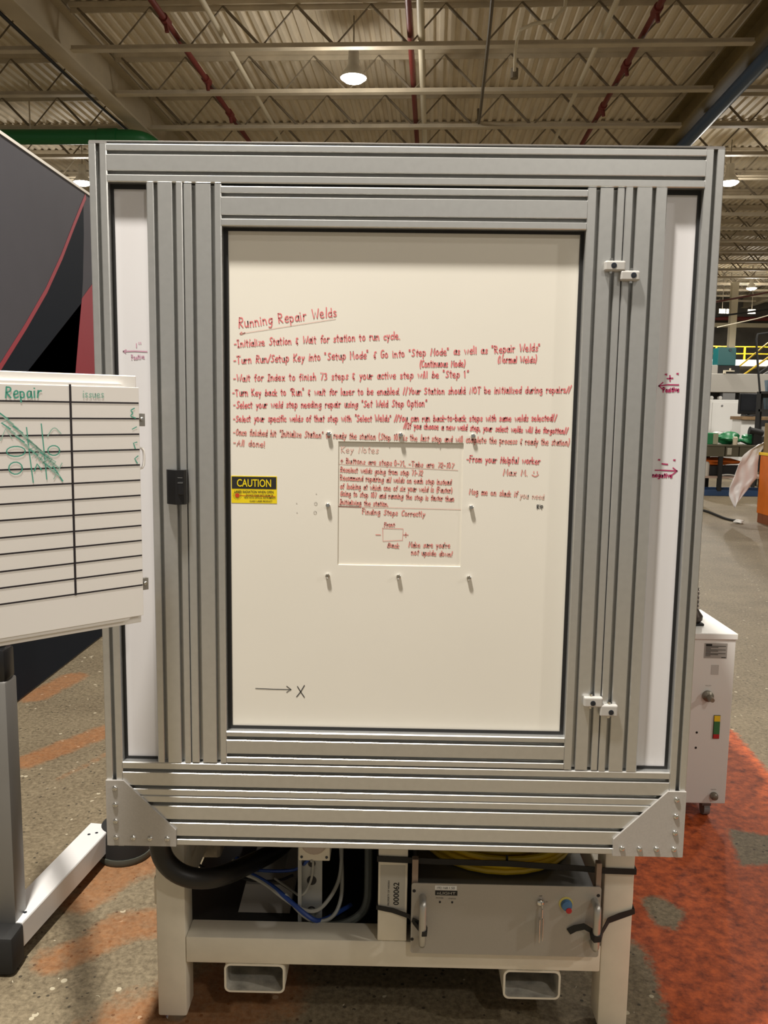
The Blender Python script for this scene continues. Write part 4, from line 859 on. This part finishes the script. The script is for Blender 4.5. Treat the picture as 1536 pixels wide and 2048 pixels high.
# grey machine with the teal cabinet on it
mc = thing('grey_machine', 'large beige-grey machine body under the teal box', 'machine', (10.2, 22.6, 0))
q = MB(); q.box(8.55, 11.6, 22.0, 23.4, 2.257, 2.785, 0, .02); q.build('upper_body', BEIGEG, mc)
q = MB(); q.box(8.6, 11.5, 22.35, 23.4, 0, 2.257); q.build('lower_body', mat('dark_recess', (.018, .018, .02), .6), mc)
q = MB(); q.box(8.74, 9.05, 22.02, 22.5, 2.785, 3.02, 0, .01); q.build('end_cover', BEIGEG, mc)
for x in (8.95, 9.20): q = MB(); q.lathe((x, 22.2, 2.10), (0, -1, 0), [(.055, 0), (.055, .12), (.03, .14)], 14); q.build('knob', WHITE, mc)
q = MB(); q.box(9.25, 9.60, 22.05, 22.30, 2.06, 2.245); q.build('side_box', GREYP, mc)
tb = thing('teal_cabinet', 'teal metal box on black feet on top of the grey machine', 'box', (9.28, 22.2, 2.785))
q = MB(); q.box(9.022, 9.531, 22.0, 22.4, 3.012, 3.505, 0, .012); q.build('housing', TEAL, tb)
q = MB(); q.box(9.05, 9.66, 22.02, 22.4, 2.785, 3.012); q.build('plinth', BLACKM, tb)
q = MB(); q.box(9.20, 9.50, 21.96, 22.02, 2.84, 2.875); q.box(9.20, 9.26, 21.96, 22.02, 2.785, 2.84); q.box(9.37, 9.40, 21.96, 22.02, 2.875, 2.93); q.build('bracket', WHP, tb)
q = MB(); q.lathe((9.36, 22.0, 3.44), (0, -1, 0), [(.045, 0), (.045, .02)], 14); q.build('dial', mat('dial_dark', (.004, .03, .035), .4), tb)
# white cabinet, desk and monitor
wc = thing('white_cabinet', 'tall white cabinet left of the black monitor', 'cabinet', (8.55, 20.3, 0))
q = MB(); q.box(8.147, 8.962, 20.0, 20.6, 0, 2.02, 0, .01); q.build('body', WHITE, wc)
q = MB(); q.box(8.20, 8.91, 19.985, 20.0, .1, 1.95, 0, .004); q.build('door', WHITE, wc)
q = MB(); q.lathe((8.45, 19.985, 1.86), (0, -1, 0), [(.03, 0), (.02, .02)], 10); q.build('lock', GREYP, wc)
dk = thing('workbench', 'wooden-topped bench with a white drawer unit below the monitor', 'bench', (8.95, 19.2, 0))
q = MB(); q.box(8.52, 9.7, 18.85, 19.6, 1.516, 1.60, 0, .006); q.build('top', WOOD, dk)
q = MB(); q.box(8.54, 9.03, 18.95, 19.5, 0, 1.512, 0, .01); q.build('drawer_unit', WHITE, dk)
for x in (9.62,): q = MB(); q.box(x-.03, x+.03, 19.0, 19.5, 0, 1.516); q.build('bench_leg', GREYP, dk)
mn = thing('desktop_monitor', 'black monitor standing on the wooden bench', 'monitor', (8.76, 19.1, 1.60))
q = MB(); q.box(8.492, 9.022, 19.02, 19.10, 1.655, 2.174, 0, .02); q.build('casing', BLACK, mn)
q = MB(); q.box(8.53, 8.985, 19.010, 19.02, 1.74, 2.14); q.build('screen', mat('screen_dark', (.012, .013, .016), .15), mn)
q = MB(); q.box(8.66, 8.86, 19.0, 19.3, 1.60, 1.625, 0, .004); q.box(8.73, 8.79, 19.06, 19.10, 1.62, 1.70); q.build('foot', BLACK, mn)
# black rack frame with translucent bins, in front of the bench
fr = thing('bin_rack', 'black metal rack holding blue bins at the right edge', 'rack', (8.5, 17.0, 0))
for (x, y) in ((8.10, 17.0), (8.36, 17.5), (9.3, 17.0), (9.56, 17.5)): q = MB(); q.box(x-.035, x+.035, y-.03, y+.03, 0, 2.16); q.build('upright', BLACKM, fr)
for z in (2.12, 1.72, 1.10): q = MB(); q.prism([(8.10, 16.97), (9.3, 16.97), (9.56, 17.53), (8.36, 17.53)], lambda a, b, l: (a, b, l), z, z+.05); q.build('shelf', BLACKM, fr)
q = MB(); q.tube([(8.12, 17.0, 2.14), (8.05, 17.0, 2.6), (7.955, 17.0, 3.30), (7.98, 17.0, 3.42), (8.3, 17.0, 3.47)], .025, 8); q.tube([(8.05, 17, 2.55), (8.7, 17.0, 3.05)], .025, 8); q.build('brace', BLACKM, fr)
for z, w in ((2.17, 'on the top shelf of the black rack'), (1.77, 'on the middle shelf of the black rack')):
    q = MB(); q.prism([(8.42, 0), (8.84, 0), (8.88, .26), (8.38, .26)], lambda a, b, l: (a, l, z+b), 17.02, 17.42); tag(q.build('storage_bin', BINB), 'pale blue translucent bin ' + w, 'bin', 'blue translucent bins')
q = MB(); q.box(8.38, 8.9, 17.02, 17.4, 1.15, 1.38, 0, .01); tag(q.build('white_carton', WHITE), 'white carton on the lowest shelf of the black rack', 'carton')
# work table with clutter
wt = thing('work_table', 'olive steel work table with drawers and a lower shelf at the right', 'table', (6.9, 15.2, 0))
q = MB(); q.box(6.15, 7.9, 14.95, 15.75, 1.005, 1.04, 0, .004); q.build('top', OLIVED, wt)
for (x0, x1) in ((6.20, 6.62), (6.64, 6.90), (6.92, 7.3)): q = MB(); q.box(x0, x1, 14.96, 15.7, .80, 1.0, 0, .006); q.build('drawer', OLIVED, wt)
q = MB(); q.box(6.665, 6.755, 14.945, 14.96, .84, .975, 0, .006); q.build('label_holder', mat('label_cream', (.48, .46, .38), .5), wt)
for (x, y) in ((6.56, 15.0), (6.56, 15.7), (7.7, 15.0), (7.7, 15.7)): q = MB(); q.box(x-.04, x+.04, y-.03, y+.03, .10, .80); q.build('leg', BLACKM, wt)
q = MB(); q.box(6.12, 7.9, 15.0, 15.75, .36, .40); q.build('lower_shelf', mat('pinkish_wood', (.45, .33, .27), .6), wt)
for y in (15.02, 15.68): q = MB(); q.box(6.05, 7.9, y-.04, y+.04, .0, .12, 0, .01); q.build('base_rail', BLUES, wt)
q = MB(); q.box(6.25, 6.50, 15.05, 15.5, 1.04, 1.27, 0, .015); tag(q.build('green_crate', GREENB), 'green crate at the left end of the work table', 'crate')
q = MB(); q.box(6.40, 6.50, 15.03, 15.045, 1.05, 1.26); tag(q.build('crate_board', mat('pale_board', (.40, .42, .30), .6)), 'pale board leaning on the green crate', 'board')
def lump(name, label, cat, cx, cy, z0, rx, ry, rz, m, seed, group=None, amp=.22):
    random.seed(seed); bm = bmesh.new(); bmesh.ops.create_icosphere(bm, subdivisions=3, radius=1)
    ph = [random.uniform(0, 6.28) for _ in range(9)]
    for v in bm.verts:
        p = v.co; f = 1 + amp*(math.sin(3.1*p.x+ph[0])*math.sin(2.7*p.y+ph[1]) + .6*math.sin(5.3*p.z+ph[2]+2*p.x) + .4*math.sin(8*p.y+ph[3]))
        v.co = Vector((cx+rx*p.x*f, cy+ry*p.y*f, z0+rz*max(-.98, p.z*f)+rz*.98))
    q = MB(); q.bm(bm); return tag(q.build(name, m, smooth=True), label, cat, group)
lump('green_bag', 'crumpled green plastic bag in the middle of the work table', 'bag', 6.80, 15.35, 1.04, .27, .2, .12, GREENB, 3)
lump('green_bag', 'crumpled green plastic bag at the right of the work table', 'bag', 7.22, 15.25, 1.04, .2, .2, .11, GREENB, 5)
lump('white_rag', 'white rag lying on top of the green bags', 'rag', 6.62, 15.42, 1.22, .14, .1, .03, WHITE, 6)
q = MB(); q.lathe((6.83, 15.0, 1.04), (0, 0, 1), [(.045, 0), (.048, .12), (.045, .15), (.03, .165)], 16); tag(q.build('white_can', WHP, smooth=True), 'upright white can at the front of the work table', 'can')
q = MB(); q.lathe((7.28, 15.05, 1.30), (-1, .1, .2), [(.05, -.12), (.07, -.08), (.07, .12), (.085, .16)], 16); q.box(7.2, 7.36, 15.0, 15.1, 1.04, 1.27); tag(q.build('bench_grinder', BLACKM, smooth=True), 'black grinder standing among the green bags', 'tool')
lump('orange_bundle', 'bright orange bundle hanging under the work table', 'bundle', 6.62, 15.4, .60, .42, .15, .085, mat('bright_orange', (.75, .17, .025), .5), 8)
q = MB(); q.box(6.42, 7.2, 15.15, 15.6, .40, .60, 0, .02); tag(q.build('black_tote', BLACKM), 'black tote on the lower shelf of the work table', 'tote')
q = MB(); q.lathe((6.33, 15.1, .40), (0, 0, 1), [(.05, 0), (.055, .2), (.05, .26), (.02, .29)], 14); tag(q.build('plastic_jug', mat('jug', (.50, .47, .42), .4), smooth=True), 'pale plastic jug at the left of the lower shelf', 'jug')
q = MB(); q.tube([(6.55, 15.06, .405), (6.75, 15.05, .44), (6.95, 15.05, .405)], .016, 8, smooth=2); tag(q.build('white_hose', WHITE, smooth=True), 'white hose arching on the lower shelf', 'hose')
# orange bin, cardboard and plastic sheet
ob = thing('orange_tote', 'tall orange tote with a yellow rim at the right edge', 'tote', (6.1, 10.6, 0))
q = MB(); q.box(5.61, 6.6, 10.2, 11.0, .14, 1.05, 0, .015); q.build('body', ORANGE, ob)
q = MB(); q.box(5.59, 6.62, 10.18, 11.02, 1.04, 1.085, 0, .01); q.build('rim', SAFY, ob)
for x in (5.67, 6.05, 6.5): q = MB(); q.box(x-.05, x+.08, 10.23, 10.97, .0, .14); q.build('pallet_foot', mat('dark_foot', (.20, .06, .02), .6), ob)
bxthing('cardboard_box', 'brown cardboard box standing on the orange tote', 'box', 5.64, 6.3, 10.55, 10.98, 1.085, 1.53, CARD, .004)
# draped clear sheet: a thin crumpled cloth falling from the tote's corner
random.seed(11); q = MB(); NU, NV = 22, 30; vs = []; L0 = [(5.55, 10.96, 1.20), (5.43, 10.97, 1.12), (5.31, 10.94, 1.00), (5.235, 10.92, .88), (5.205, 10.92, .70), (5.125, 10.92, .53), (5.15, 10.92, .41), (5.235, 10.92, .235)]
R0 = [(5.80, 11.06, 1.30), (5.68, 11.06, 1.18), (5.62, 11.05, 1.05), (5.60, 11.05, .90), (5.60, 11.04, .68), (5.50, 11.02, .56), (5.40, 10.98, .45), (5.25, 10.93, .235)]
def lerp_path(P, t):
    k = min(int(t*(len(P)-1)), len(P)-2); f = t*(len(P)-1)-k; return Vector(P[k])*(1-f)+Vector(P[k+1])*f
for j in range(NV+1):
    A, B = lerp_path(L0, j/NV), lerp_path(R0, j/NV)
    for i in range(NU+1):
        p = A.lerp(B, i/NU); s, t = i/NU, j/NV
        p += Vector((.008*math.sin(19*t+5*s), -.018*math.sin(7*s+4*t)-.009*math.sin(15*s-9*t)-.008*math.sin(21*t+7*s), .010*math.sin(14*s+3*t)*(1 if t > .2 else .3))); vs.append(p)
q.add(vs, [(j*(NU+1)+i, j*(NU+1)+i+1, (j+1)*(NU+1)+i+1, (j+1)*(NU+1)+i) for j in range(NV) for i in range(NU)])
sh = q.build('plastic_sheet', SHEET, smooth=True); tag(sh, 'crumpled translucent plastic sheet draped off the orange tote', 'sheet')
md = sh.modifiers.new('thick', 'SOLIDIFY'); md.thickness = .003
q = MB(); q.tube([(5.10, 12.6, .02), (5.28, 12.3, .02), (5.25, 11.7, .02), (5.2, 11.1, .02), (5.3, 10.9, .02)], .02, 8, smooth=2); tag(q.build('floor_hose', BLACKM, smooth=True), 'dark hose curving over the floor below the plastic sheet', 'hose')
lump('crumpled_wrapper', 'small crumpled white and blue wrapper on the floor before the orange tote', 'wrapper', 5.26, 10.78, 0, .06, .05, .03, WHITE, 21, None, .3)
